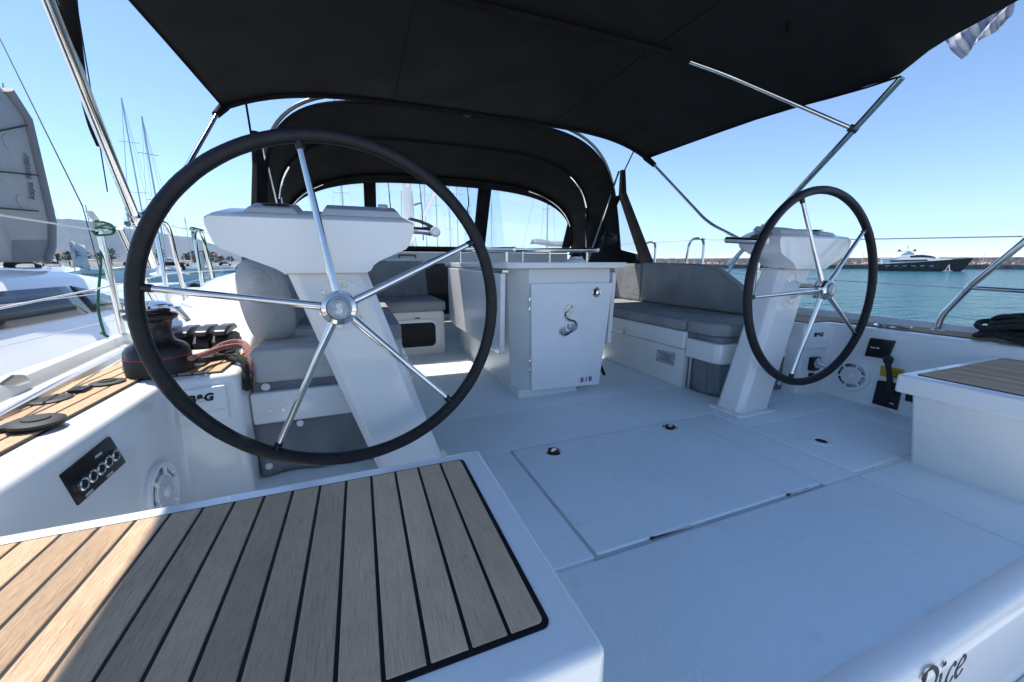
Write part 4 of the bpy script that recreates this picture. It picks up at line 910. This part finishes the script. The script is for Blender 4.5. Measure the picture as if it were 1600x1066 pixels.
# sides: triangular vinyl light framed in canvas
for s in (-1, 1):
    a = Vector((s*1.72, 3.72, 1.55)); b = Vector((s*1.70, 3.22, .80)); c = Vector((s*1.73, 4.35, .82)); d = Vector((s*1.735, 4.90, .92)); e = Vector((s*1.725, 4.3, 1.55))
    def quad(P, nm_, m, th): return MB().add([tuple(p_) for p_ in P], [tuple(range(len(P)))]).build(nm_, m, Hd, solid=th)
    MB().tube([tuple(a+Vector((0, .02, .25))), tuple(a), tuple(b)], [.03, .045, .060], 8).build('side_hem', canvas_trim, Hd)
    quad([a, e, d, c, a.lerp(c, .55)], 'side_panel', canvas, .004)
    quad([a, a.lerp(c, .96), b.lerp(c, .5)+Vector((0, 0, .16)), b+Vector((0, .06, .10))], 'side_window', pane, .0015)
    lo = [b+Vector((0, 0, -.02)), c+Vector((0, 0, -.03)), c+Vector((0, 0, .16)), b.lerp(c, .5)+Vector((0, 0, .16)), b+Vector((0, .06, .08))]
    quad(lo, 'side_skirt', canvas, .004)
tag(MB().tube([(-.66, 4.92, 1.72), (-.655, 4.90, 1.50), (-.65, 4.93, 1.46), (-.652, 4.91, 1.2)], .006, 6).build('roll_strap', canvas_trim), 'black window roll strap hanging beside the white mast', 'strap')
tag(MB().tube([(-.30, 4.92, 1.74), (-.295, 4.90, 1.52), (-.285, 4.93, 1.48), (-.29, 4.90, 1.08)], .006, 6).build('roll_strap', canvas_trim), 'longest black roll strap hanging in the middle sprayhood window', 'strap')
tag(MB().tube([(.285, 4.92, 1.73), (.29, 4.90, 1.52), (.28, 4.93, 1.48), (.29, 4.90, 1.3)], .006, 6).build('roll_strap', canvas_trim), 'black roll strap beside the right post of the middle window', 'strap')
# dark rolled screen by the port seat, below the console
tag(MB().loft([[(-1.66+.03*math.sin(k*1.3), 2.95+.16*k, z) for k in range(7)] for z in (1.02, .95, .84, .78)]).build('side_screen', canvas, solid=.01), 'black folded screen hanging above the port coaming', 'side screen')

# own mast with boom and sail bag seen through the window
T = thing('mast', (0, 8.7, .9), 'own white mast with beige sail bag seen through the middle window', 'mast')
MB().tube([(0, 8.7, .9), (0, 8.7, 18)], .10, 16).build('spar', gel, T)
MB().tube([(0, 8.5, 2.42), (0, 5.2, 2.75)], .09, 12).build('boom', gel, T)
MB().tube(smooth_path([(0, 8.75, 2.62), (0, 8.0, 2.72), (0, 6.5, 2.95), (0, 5.2, 3.0)], 5), [.16]*8+[.26]*8, 12).build('sail_bag', beige, T)
MB().tube([(.02, 8.6, 1.25), (.55, 7.2, 2.5)], .045, 10).build('vang', gel, T)
for x in (-.16, .15): MB().tube([(x, 8.72, .95), (x*.7, 8.72, 2.3)], .012, 6).build('halyard', beige, T)
MB().tube([(.12, 8.6, 2.0), (.26, 8.6, 2.05)], .02, 8).build('cleat', blackm, T)

# flag at the starboard quarter
T = thing('flag', (2.25, .85, .98), 'blue and white striped flag hanging beyond the bimini edge', 'flag')
fc = [PX(1487, 52, 2.15), PX(1583, 0, 2.15), PX(1512, 86, 2.15)]
u0 = fc[1]; 
rows_b, rows_w = MB(), MB()
for k in range(9):
    r_ = []
    for e in (0, 1):
        f = (k+e)/9; top_p = PX(1470+130*f, 58-70*f, 2.2); bot_p = PX(1500+70*f, 92-58*f, 2.2)
        r_.append([tuple(top_p.lerp(bot_p, j/8)+Vector((.025*math.sin(j*.9+f*9), 0, 0))) for j in range(9)])
    (rows_b if k % 2 == 0 else rows_w).grid(r_)
rows_b.build('blue_stripes', flagblue, T, solid=.002); rows_w.build('white_stripes', flagwhite, T, solid=.002)
MB().tube([(1.90, .40, .9), (2.42, .78, 2.9)], .012, 8).build('staff', gel, T)

# ================================================================== neighbouring yacht to port
N = thing('neighbour_yacht', (-5.2, 5, WATER), 'white yacht moored alongside to port with long smoked cabin windows', 'yacht')
rings = []
for y, hw, z in ((.2, 1.6, -.12), (2, 1.85, -.10), (5, 2.0, -.08), (8, 1.95, -.02), (11, 1.3, .06), (13.4, .2, .15)):
    rings.append([(-5.3+hw, y, z), (-5.3+hw*.96, y, -.6), (-5.3+hw*.8, y, -1.4), (-5.3-hw*.8, y, -1.4), (-5.3-hw*.96, y, -.6), (-5.3-hw, y, z)])
MB().loft(rings).build('hull', gel, N, bevel=.03)
# cabin with curved side; window strip lies on the side face
def cab(x, k): return [( -5.3+x*1.0, y, z) for y, z in k]
rings = []
for y, hb, ht, zt in ((1.2, 1.25, .9, .30), (2.6, 1.30, 1.05, .60), (4.5, 1.32, 1.05, .74), (6.4, 1.28, .98, .735), (7.6, 1.15, .8, .60), (8.8, .95, .6, .32)):
    rings.append([(-5.3+x, y, z) for x, z in ((hb+.22, -.12), (hb+.12, .02), (hb, .16), (ht+.06, zt-.12), (ht-.08, zt-.03), (ht*.4, zt+.02), (-ht*.4, zt+.02), (-ht+.08, zt-.03), (-ht-.06, zt-.12), (-hb, .16), (-hb-.22, -.12))])
MB().loft(rings).build('cabin', gel, N, ang=45)
def side_pt(y, f):
    ks = [(1.2, 1.25, .96, .18), (2.6, 1.30, 1.11, .48), (4.5, 1.32, 1.11, .62), (6.4, 1.28, 1.04, .615), (7.6, 1.15, .86, .48), (8.8, .95, .66, .2)]
    for a, b in zip(ks, ks[1:]):
        if a[0] <= y <= b[0]:
            t = (y-a[0])/(b[0]-a[0]); hb, ht, zt = (a[i]+(b[i]-a[i])*t for i in (1, 2, 3)); return Vector((-5.3+hb+(ht-hb)*f+.012, y, .16+(zt-.16)*f))
for y0_, y1_ in ((3.0, 4.55), (4.66, 6.0), (6.08, 7.1)):
    r_ = [[tuple(side_pt(y0_+(y1_-y0_)*i/8, f*(1 if y0_ < 6.05 else (1-.55*i/8 if f > .5 else 1)))) for i in range(9)] for f in (.16, .84)]
    MB().grid(r_).build('window', smoked, N, solid=.012)
for y_ in (3.4, 5.2, 7.0): MB().tube([(-3.42, y_, -.09), (-3.42, y_, .52)], .013, 8).build('stanchion', steel, N)
for z_ in (.22, .50): MB().tube([(-3.42, .5, z_), (-3.42, 7.0, z_+.02), (-3.7, 9.0, z_+.05)], .0035, 6).build('guard_wire', wht, N)
# tall inflatable fender standing on its cabin roof
Fn = thing('inflatable_fender', (-4.9, 5.6, .72), 'tall grey inflatable fender with black lettering stood on the neighbouring cabin', 'fender')
o_ = [PX(x, y, -4.75) for x, y in ((-90, 120), (0, 135), (40, 182), (56, 250), (80, 345), (80, 385), (72, 409), (22, 410), (-2, 345), (-60, 330))]
f0 = [Vector((-4.75, p_.y, p_.z)) for p_ in o_]; f1 = [Vector((-5.08, p_.y, p_.z)) for p_ in o_]
cen = sum(f0, Vector())/len(f0)
MB().loft([[cen.lerp(p_, .93)+Vector((.03, 0, 0)) for p_ in f0], f0, f1, [cen.lerp(p_, .93)+Vector((-.36, 0, 0)) for p_ in f0]]).build('body', fendergrey, Fn, bevel=.11, seg=4, ang=60)
lw = [PX(x, y, -4.715) for x, y in ((20, 375), (76, 375), (71, 408), (24, 409))]
MB().loft([[Vector((-4.715, p_.y, p_.z)) for p_ in lw], [Vector((-4.73, p_.y, p_.z)) for p_ in lw]]).build('lower_patch', fenderdark, Fn, bevel=.006)
edge = [PX(x, y, -4.73) for x, y in ((10, 140), (40, 186), (56, 252), (78, 345), (78, 385), (70, 408))]
MB().tube(edge, .06, 10).build('edge_tube', fenderdark, Fn)
for x, y in ((14, 222), (8, 275), (35, 315)):
    c = PX(x, y, -4.712); MB().lathe([(.085, -.01), (.08, .010), (.02, .014)], (-4.722, c.y, c.z), (1, 0, 0), 18).build('patch', fendergrey, Fn)
c = PX(44, 276, -4.712); text_mesh('kapa fender', .115, (-4.712, c.y, c.z), (0, .12, 1), (0, -1, .12), inkm, Fn, lift=.012, bold=.0015)
for a, b in (((-2, 205), (42, 196)), ((-2, 268), (60, 274)), ((-2, 325), (60, 330))):
    MB().tube([PX(*a, -4.70), PX(*b, -4.70)], .008, 6).build('lashing', blkrope, Fn)

# ================================================================== background boats
def boat(loc, rz, L=12, hm=gel, mast=15, lab='', group=None, cover=beige, detail=True):
    T = thing('moored_yacht', (loc[0], loc[1], WATER), lab, 'yacht', group); T.rotation_euler[2] = rz
    R = Matrix.Rotation(rz, 4, 'Z'); R.translation = Vector((loc[0], loc[1], WATER))
    def put(mb, n, m, bev=0, ang=45):
        mb.v = [tuple(R @ Vector(p_)) for p_ in mb.v]; o = mb.build(n, m, None, bevel=bev, ang=ang); o.parent = T; o.matrix_parent_inverse = Matrix.LocRotScale(T.location, T.rotation_euler, None).inverted(); return o
    W_ = L*.16; st = [(-.5, .86, .10), (-.3, 1, .085), (0, 1, .09), (.25, .75, .10), (.42, .3, .115), (.5, .03, .125)]
    put(MB().loft([[(W_*k, L*t, L*z), (W_*k*.92, L*t, .15), (W_*k*.5, L*t, -.3), (-W_*k*.5, L*t, -.3), (-W_*k*.92, L*t, .15), (-W_*k, L*t, L*z)] for t, k, z in st]), 'hull', hm)
    put(MB().loft([[(W_*.62*k, L*t, L*.088), (W_*.5*k, L*t, L*.09+h_), (-W_*.5*k, L*t, L*.09+h_), (-W_*.62*k, L*t, L*.088)] for t, k, h_ in ((-.18, .95, .35), (-.1, 1, .55), (.1, .95, .5), (.28, .6, .1))]), 'cabin', gel, .04)
    for s in (-1, 1):
        put(MB().loft([[(s*W_*.56*1.02, L*-.08, L*.09+.12), (s*W_*.53*1.02, L*-.08, L*.09+.36)], [(s*W_*.54*1.02, L*.08, L*.09+.14), (s*W_*.5*1.02, L*.08, L*.09+.32)]], caps=False, closed=False), 'cabin_window', smoked)
    put(MB().tube([(0, L*.08, L*.09), (0, L*.08, mast)], [.085, .06], 8), 'mast', alum)
    if cover: put(MB().tube([(0, L*.07, L*.09+1.35), (0, -L*.1, L*.09+1.45), (0, -L*.30, L*.09+1.3)], [.20, .17, .09], 8), 'boom_cover', cover)
    if detail:
        for z in (.45, .72):
            put(MB().tube([(-W_*.45, L*.08, mast*z+1), (W_*.45, L*.08, mast*z+1)], .03, 5), 'spreader', alum)
        for a, b in (((0, L*.08, mast), (0, L*.49, L*.125)), ((0, L*.08, mast), (0, -L*.49, L*.1)), ((W_*.9, L*.06, L*.1), (0, L*.08, mast)), ((-W_*.9, L*.06, L*.1), (0, L*.08, mast))):
            put(MB().tube([a, b], .016, 4), 'stay', alum)
        put(MB().loft([[tuple(p_) for p_ in arch(L*-.20, W_*.55, L*.09+.4, L*.09+1.15, n=10)], [tuple(p_) for p_ in arch(L*-.10, W_*.5, L*.09+.4, L*.09+.8, n=10)]], caps=False, closed=False), 'sprayhood', canvas)
    return T
def at(px_, d):
    """point on the water in the direction of a photo column, d metres away"""
    r = ray(px_, 440); v = Vector((r.x, r.y, 0)).normalized(); return (CAM.x+v.x*d, CAM.y+v.y*d)
# nearer pale blue yacht beyond the port bow
p = PZ(255, 446, WATER); 
T = boat((p.x-.5, p.y+3.2), math.radians(28), 9.5, hullblue, 14.5, 'pale blue hulled yacht with black sprayhood moored beyond the port rail', None, bluecover)
q0 = at(318, Vector((p.x, p.y)).length+1)
tag(MB().loft([[(q0[0]-.28, q0[1], z), (q0[0]+.28, q0[1], z), (q0[0]+.28, q0[1]+.06, z), (q0[0]-.28, q0[1]+.06, z)] for z in (WATER+1.0, WATER+2.9)]).build('boarding_plank', beige), 'upright pale boarding plank at the stern of the pale blue yacht', 'plank')
dg_ = at(338, 34); 
D = thing('rubber_dinghy', (dg_[0], dg_[1], WATER), 'dark inflatable dinghy floating behind the pale blue yacht', 'dinghy')
MB().tube(smooth_path([(dg_[0]-.9, dg_[1]-1.2, WATER+.3), (dg_[0]-.9, dg_[1]+.6, WATER+.32), (dg_[0], dg_[1]+1.5, WATER+.5), (dg_[0]+.9, dg_[1]+.6, WATER+.32), (dg_[0]+.9, dg_[1]-1.2, WATER+.3)], 6), .28, 12).build('tube', blackm, D)
MB().box(dg_[0]-.8, dg_[0]+.8, dg_[1]-1.1, dg_[1]+.9, WATER+.02, WATER+.2).build('floor', fenderdark, D)
rb = random.Random(11)
labs = ['white yacht with tall mast in the far marina row behind the port rail', 'distant yacht whose mast shows through the sprayhood windows']
for i, (c_, d) in enumerate(((-20, 62), (66, 58), (92, 104), (150, 96), (215, 104), (238, 60), (268, 112), (300, 105), (362, 110), (395, 130))):
    x, y = at(c_, d); cv = rb.choice((beige, bluecover, canvas)); tall = {66: 17.5, 238: 19}.get(c_)
    boat((x, y), rb.uniform(-.5, .5), rb.uniform(9.5, 13), gel if i % 3 else gel2, tall or rb.uniform(11, 15), ('tall masted ' if tall else '')+'white yacht with '+{'beige_sailcloth': 'beige', 'grey_blue_sailcloth': 'grey blue', 'black_canvas': 'black'}[cv.name]+' boom cover in the far marina row', 'far marina yachts', cv)
for i, (c_, d) in enumerate(((545, 48), (500, 75), (668, 62), (690, 54), (706, 70), (722, 60), (738, 82), (752, 66), (770, 90))):
    x, y = at(c_, d); boat((x, y), rb.uniform(-.3, .3), rb.uniform(10, 13), gel, rb.uniform(15, 19), labs[1], 'yachts beyond the sprayhood', rb.choice((beige, bluecover)))
x, y = at(862, 38); T = boat((x, y), PI/2+.3, 9, gel, 13, 'yacht with grey blue boom awning framed in the right sprayhood window', None, None)
a_ = PY(832, 371, y); b_ = PY(893, 384, y)
aw = MB().loft([[(a_.x+(b_.x-a_.x)*t, y-.6+1.2*k, a_.z-.15-.25*t-(.9*abs(k-.5)) + .06*math.sin(9*t)) for k in (0, .25, .5, .75, 1)] for t in (0, .15, .3, .5, .7, .85, 1)], caps=False, closed=False)
o = aw.build('awning', bluecover, T, solid=.02); o.matrix_parent_inverse = Matrix.LocRotScale(T.location, T.rotation_euler, None).inverted()

# small white club flag at port
fx, fy = at(121, 24); T = thing('pennant', (fx, fy, WATER), 'white pennant with dark print on a stern staff beyond the port rail', 'flag')
u = Vector((_rt.x, _rt.y, 0))
fo = Vector((fx, fy, .95+.75))
r_ = [[tuple(fo+u*(.62*i/8)-Vector((0, 0, 1.0*j/5+.20*i/8))+Vector((.04*math.sin(i*1.1), .05*math.sin(i*1.3+j*.4), 0))) for i in range(9)] for j in range(6)]
MB().grid(r_).build('cloth', flagwhite, T, solid=.004)
MB().tube([tuple(fo+Vector((0, 0, .1))), (fx, fy, -.6)], .02, 6).build('staff', alum, T)
pr = MB(); 
for a0 in (0, 2.1, 4.2): ribbon(pr, [(.28+.07*math.cos(a0), -.42+.1*math.sin(a0)), (.34+.06*math.cos(a0+1), -.5+.09*math.sin(a0+1)), (.32+.12*math.cos(a0+2), -.58+.13*math.sin(a0+2))], lambda t, a: .016, fo-Vector((_fh.x, _fh.y, 0))*.07, u, (0, 0, 1))
pr.build('print', blueink, T)
MB().loft([[(fx-1.2, fy+.2, WATER+.1), (fx+2.2, fy+.2, WATER+.1), (fx+2.2, fy+3.4, WATER+.1), (fx-1.2, fy+3.4, WATER+.1)], [(fx-1.4, fy, WATER+.9), (fx+2.4, fy, WATER+.9), (fx+2.4, fy+3.6, WATER+.9), (fx-1.4, fy+3.6, WATER+.9)]]).build('stern', gel, T, bevel=.1)

# black motor yacht
def superyacht():
    P0 = PZ(1372, 423.5, WATER); P1 = PZ(1500, 424.5, WATER)
    ax = Vector((P1.x-P0.x, P1.y-P0.y, 0)); Lw = ax.length; ax.normalize(); nrm = Vector((-ax.y, ax.x, 0))
    if nrm.dot(_fh) < 0: nrm = -nrm                   # away from the camera
    k = Lw/30.0
    T = thing('motor_yacht', (P0.x, P0.y, WATER), 'large black hulled motor yacht with white superstructure moored at the breakwater', 'yacht')
    def W(u_, v, z): p_ = P0+ax*(u_*k)+nrm*((v+3.2)*k); return (p_.x, p_.y, WATER+z*k*1.32)
    st = [(-.5, 3.1, 2.7, 3.0), (6, 3.3, 3.0, 3.1), (14, 3.3, 3.5, 3.1), (22, 2.8, 4.1, 2.5), (28, 1.6, 4.6, 1.0), (32, .55, 4.9, .15), (34.5, .04, 5.05, .03)]
    rings = [[W(u_, -hw, zt), W(u_-(.0 if u_ < 25 else (u_-25)*.25), -hb, .9), W(u_-(0 if u_ < 25 else (u_-25)*.42), -hb*.9, -.4), W(u_-(0 if u_ < 25 else (u_-25)*.42), hb*.9, -.4), W(u_-(.0 if u_ < 25 else (u_-25)*.25), hb, .9), W(u_, hw, zt)] for u_, hw, zt, hb in st]
    MB().loft(rings).build('hull', hullblack, T, ang=50)
    def blk(name, secs, m):  # sections (u, hw, z0, z1, inset)
        return MB().loft([[W(u_, -hw, z0), W(u_, -hw+ins, z1), W(u_, hw-ins, z1), W(u_, hw, z0)] for u_, hw, z0, z1, ins in secs]).build(name, m, T, bevel=.05)
    blk('main_deck', [(1, 2.6, 2.6, 4.5, .2), (8, 2.8, 2.9, 5.0, .25), (17, 2.6, 3.4, 5.1, .35), (21, 2.2, 3.7, 4.9, .5), (27, 1.3, 4.3, 4.75, .3)], gel)
    blk('main_deck_window', [(4, 2.82, 3.6, 4.25, .12), (10, 2.86, 3.7, 4.4, .14), (18, 2.66, 4.0, 4.5, .16)], smoked)
    blk('upper_deck', [(.5, 2.7, 4.7, 5.0, .1), (6, 2.6, 5.0, 5.35, .1), (10, 2.3, 5.0, 6.2, .3), (16, 2.1, 5.0, 6.5, .5), (19, 1.9, 5.0, 5.9, .6), (22.5, 1.5, 4.9, 5.05, .3)], gel)
    blk('wheelhouse_window', [(11.5, 2.34, 5.35, 6.0, .3), (16, 2.2, 5.4, 6.3, .5), (19, 2.0, 5.3, 5.95, .6), (20.8, 1.8, 5.2, 5.5, .4)], smoked)
    blk('radar_arch', [(8.5, 1.8, 6.0, 6.6, .3), (11, 1.7, 6.3, 7.6, .4), (13, 1.6, 6.4, 6.9, .4)], gel)
    blk('radar_platform', [(6.2, 1.9, 7.5, 7.75, .1), (13.5, 1.9, 7.6, 7.8, .1)], covergrey)
    for u_ in (7.2, 13): MB().lathe([(.55*k, 0), (.6*k, .4*k), (.4*k, .9*k), (.05*k, 1.1*k)], W(u_, -.8, 7.7), (0, 0, 1), 14).build('radar_dome', blackm, T)
    MB().tube([W(10.4, 0, 7.5), W(10.2, 0, 10.4)], .10*k, 6).build('radar_mast', covergrey, T); MB().tube([W(9.6, -.5, 9.2), W(11, .5, 9.2)], .08*k, 5).build('crosstree', covergrey, T)
    for u_, h_ in ((16.5, 9.6), (18, 9.0), (5, 9.2)): MB().tube([W(u_, .6, 6), W(u_+.25, .6, h_)], .03*k, 4).build('antenna', covergrey, T)
    for i_ in range(6): 
        a0 = 2.5+3.3*i_; MB().loft([[W(a0, -3.31+.0*i_, 1.9), W(a0+1.5, -3.31, 1.95), W(a0+1.5, -3.33, 2.2), W(a0, -3.33, 2.15)], [W(a0, -3.2, 1.9), W(a0+1.5, -3.2, 1.95), W(a0+1.5, -3.2, 2.2), W(a0, -3.2, 2.15)]]).build('hull_port_light', covergrey, T)
    for u_ in (3, 8.5, 14, 20): MB().lathe([(.05, -.55*k), (.32*k, -.4*k), (.32*k, .3*k), (.05, .5*k)], W(u_, -3.55, 1.3), (0, 0, 1), 10).build('fender', blackm, T)
    rl = [W(-.3, -2.95, 3.6), W(8, -3.2, 3.9), W(16, -3.1, 4.45), W(24, -2.3, 5.1), W(32, -.5, 5.75), W(34.3, -.03, 5.9)]
    MB().tube(rl, .03*k, 5).build('rail', brush, T)
    return T
superyacht()
tb = PZ(1481, 424, WATER-.0); T = thing('mooring_buoy', (tb.x, tb.y-6, WATER), 'small pale tripod mooring buoy floating under the black yacht bow', 'buoy')
d_ = Vector((CAM.x-tb.x, CAM.y-tb.y, 0)).normalized()*6; bz = Vector((tb.x+d_.x, tb.y+d_.y, WATER))
T.location = bz
for a in (0, 2.1, 4.2): MB().tube([bz+Vector((.5*math.cos(a), .5*math.sin(a), .1)), bz+Vector((0, 0, 1.6))], .045, 6).build('leg', wht, T)
MB().lathe([(.8, -.2), (.85, .1), (.6, .25)], bz, (0, 0, 1), 16).build('float', fenderdark, T)

# breakwater with parapet and quay, running across the starboard horizon
a1 = PZ(905, 418.6, WATER); a2 = PZ(1600, 421.0, WATER)
dirb = Vector((a2.x-a1.x, a2.y-a1.y, 0)).normalized(); nb = Vector((-dirb.y, dirb.x, 0)); nb = nb if nb.dot(_fh) > 0 else -nb
a1 = a1-dirb*60; a2 = a2+dirb*200
K = thing('breakwater', ((a1+a2)/2).to_tuple(), 'long brown stone breakwater with dark quay along the open water', 'breakwater')
def along(t, v, z): p_ = a1.lerp(a2, t)+nb*v; return (p_.x, p_.y, z)
NB = 160; rq = random.Random(5)
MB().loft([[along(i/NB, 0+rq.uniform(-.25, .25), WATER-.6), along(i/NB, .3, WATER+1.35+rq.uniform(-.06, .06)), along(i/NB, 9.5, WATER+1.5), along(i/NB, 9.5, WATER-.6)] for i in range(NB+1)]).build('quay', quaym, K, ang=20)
MB().loft([[along(i/NB, 9, WATER+1), along(i/NB, 9.0+rq.uniform(0, .15), WATER+4.05+rq.uniform(-.10, .10)), along(i/NB, 11, WATER+4.1+rq.uniform(-.1, .1)), along(i/NB, 11, WATER+1)] for i in range(NB+1)]).build('parapet', stone, K, ang=20)
rk = MB()
for i in range(420):
    t = rq.random(); s_ = rq.uniform(.35, 1.0); c = Vector(along(t, rq.uniform(7.4, 9.0), WATER+1.5+s_*.35)); vs = []
    rk.lathe([(s_*.3, -s_*.45), (s_*.62, -.1*s_), (s_*.5, .35*s_), (s_*.15, .5*s_)], c, (rq.uniform(-.4, .4), rq.uniform(-.4, .4), 1), 6)
o = rk.build('rubble', stone, K, ang=20); o['kind'] = 'stuff'
def bwx(px_): 
    best = min(range(2001), key=lambda i: abs(_px(along(i/2000, 9, WATER+3))-px_)); return best/2000
def _px(p_): d = Vector(p_)-CAM; return 800+FPX*d.dot(_rt)/d.dot(_fw)
for c_ in (1345, 1440, 1085, 1533):
    t = bwx(c_); T = thing('lamp_post', along(t, 8, WATER+1.4), 'thin pale lamp post on the breakwater quay', 'lamp post', 'breakwater lamp posts')
    b0 = Vector(along(t, 8, WATER+1.4)); MB().tube([b0, b0+Vector((0, 0, 4.8))], .07, 6).build('pole', wht, T); MB().tube([b0+Vector((0, 0, 4.8)), b0+Vector((.5, -.3, 5.0))], .09, 6).build('lamp_head', wht, T)
for c_, n_ in ((1208, 4),):
    t = bwx(c_); P_ = Vector(along(t, -3.0, WATER)); T = thing('work_boat', P_.to_tuple(), 'dark work boat with tyre fenders moored at the breakwater', 'boat')
    L_ = 6.0
    def WB(u_, v, z): p_ = P_+dirb*u_+nb*v; return (p_.x, p_.y, WATER+z)
    MB().loft([[WB(u_, -hw, zt), WB(u_, -hw*.8, -.2), WB(u_, hw*.8, -.2), WB(u_, hw, zt)] for u_, hw, zt in ((-5.5, 1.6, 1.5), (0, 2.0, 1.4), (4, 1.5, 1.7), (6.2, .1, 2.2))]).build('hull', hullblack, T, ang=50)
    MB().loft([[WB(u_, -1.1, 1.3), WB(u_, -1.0, zt), WB(u_, 1.0, zt), WB(u_, 1.1, 1.3)] for u_, zt in ((-3.2, 2.9), (1.0, 3.0), (1.8, 2.2))]).build('cabin', smoked, T, bevel=.05)
    MB().loft([[WB(u_, -1.4, 2.98), WB(u_, -1.4, 3.12), WB(u_, 1.4, 3.12), WB(u_, 1.4, 2.98)] for u_ in (-4, 2.2)]).build('cabin_roof', gel, T)
    for j in range(5):
        c = Vector(WB(-4.4+2.0*j, -2.0, .9)); mb = MB(); rings = []
        for i in range(13): a = 2*PI*i/12; rings.append([c+dirb*math.cos(a)*.5+Vector((0, 0, 1))*math.sin(a)*.5+(dirb*math.cos(a)+Vector((0, 0, 1))*math.sin(a))*.14*math.cos(b)+nb*.14*math.sin(b) for b in (0, PI/2, PI, 1.5*PI)])
        mb.loft(rings, caps=False).build('tyre_fender', covergrey if j % 2 else blackm, T)

# ================================================================== sea, far shore, hills, air
sea = struct(MB().add([(-9000, -9000, WATER), (9000, -9000, WATER), (9000, 9000, WATER), (-9000, 9000, WATER)], [(0, 1, 2, 3)]).build('sea', water))
def polar(px_, d, z): x, y = at(px_, d); return (x, y, z)
struct(MB().box(-60, 60, -22, -1.7, WATER-2, -.35).build('quay', bounce_concrete, bevel=.05))  # unseen quay astern, added wide and pale to bounce sunlight into the cockpit
# land spit behind the marina
sh = []
for i in range(60):
    c_ = -260+1180*i/59; e = .25+.9*rb.random(); fade = 1 if c_ < 780 else .2
    sh.append([polar(c_, 142, WATER-.5), polar(c_, 145, WATER+.9+.4*e*fade), polar(c_, 175, WATER+1.2+e*1.2*fade), polar(c_, 420, WATER+3), polar(c_, 430, WATER-1)])
struct(MB().loft(sh, caps=False, closed=False).build('shore', shorem, ang=20))
# trees along the shore
for i in range(26):
    c_ = -40+rb.uniform(0, 470); d = rb.uniform(150, 215); x, y = at(c_, d); z0 = WATER+1.6; hh = rb.uniform(2.6, 5.2)
    T = thing('shore_tree', (x, y, z0), 'small dark green tree on the far marina shore', 'tree', 'trees on the far shore')
    MB().tube([(x, y, z0-.3), (x+.1, y, z0+hh*.5)], [.16, .08], 6).build('trunk', bark, T)
    mb = MB()
    for k in range(150):
        a = rb.uniform(0, 2*PI); r_ = rb.random()**.5*hh*.42; zz = z0+hh*.38+rb.random()*hh*.62; r_ *= (1-abs((zz-z0)/hh-.62)*1.5 if abs((zz-z0)/hh-.62) < .6 else .1)
        c = Vector((x+r_*math.cos(a)*1.2, y+r_*math.sin(a), zz)); s_ = rb.uniform(.16, .40); u1 = Vector((rb.uniform(-1, 1), rb.uniform(-1, 1), rb.uniform(-1, 1))).normalized(); v1 = u1.orthogonal().normalized()
        mb.add([c-u1*s_, c+v1*s_*.6, c+u1*s_, c-v1*s_*.6], [(0, 1, 2, 3)])
    mb.build('crown', leafm, T)
# low shore buildings
for i in range(6):
    c_ = 30+rb.uniform(0, 400); d = rb.uniform(190, 260); x, y = at(c_, d); w_ = rb.uniform(5, 11); hh = rb.uniform(2.6, 4.2); z0 = WATER+1.2
    T = thing('shore_building', (x, y, z0), 'low pale building with tiled roof on the far shore', 'building', 'buildings on the far shore')
    MB().box(x-w_/2, x+w_/2, y-3, y+3, z0-.5, z0+hh).build('wall', rb.choice((gel2, stone, beige)), T)
    MB().prism([(x-w_/2-.3, z0+hh), (x+w_/2+.3, z0+hh), (x, z0+hh+1.3)], 'y', y-3.3, y+3.3).build('roof', oranged, T)
    for k in range(3): MB().box(x-w_/2+.8+k*w_/3, x-w_/2+1.9+k*w_/3, y-3.04, y-2.98, z0+.9, z0+2.0).build('window', smoked, T)
def ridge(name, D, prof, depth=500):
    """hill ridge: list of (photo column, height above water in m) at distance D"""
    rows = []
    n = 120; c0, c1 = prof[0][0], prof[-1][0]; rr_ = random.Random(name)
    for i in range(n+1):
        c_ = c0+(c1-c0)*i/n
        for (a, ha), (b, hb) in zip(prof, prof[1:]):
            if a <= c_ <= b: hgt = ha+(hb-ha)*(1-math.cos(PI*(c_-a)/(b-a)))/2
        hgt *= 1+.015*math.sin(i*.31)+.008*math.sin(i*.83)
        row = []
        for j, (f, dd) in enumerate(((0, -.5), (.35, -.33), (.72, -.16), (.95, -.04), (1, 0), (.7, .25), (0, .6))):
            row.append(polar(c_, D+depth*dd+20*rr_.uniform(-1, 1)*(0 < j < 6), WATER-2+hgt*f*(1+.06*rr_.uniform(-1, 1)*(0 < j < 4))))
        rows.append(row)
    struct(MB().grid(rows).build(name, hillm, ang=25))
ridge('hills', 2600, [(-420, 150), (-150, 185), (60, 205), (130, 192), (230, 165), (300, 140), (352, 98), (400, 66), (470, 34), (560, 12), (640, 2)], 900)
hz = MB().box(-3900, 3900, -3900, 3900, WATER-1.2, 240).build('haze', pane); hz['kind'] = 'stuff'
hm_ = bpy.data.materials.new('haze_air'); hm_.use_nodes = True; n = hm_.node_tree; n.nodes.remove(n.nodes['Principled BSDF'])
pv = n.nodes.new('ShaderNodeVolumePrincipled'); pv.inputs['Color'].default_value = (.42, .66, 1, 1); pv.inputs['Density'].default_value = 1.4e-4; pv.inputs['Anisotropy'].default_value = .2
n.links.new(pv.outputs[0], n.nodes['Material Output'].inputs['Volume']); hz.data.materials.clear(); hz.data.materials.append(hm_)
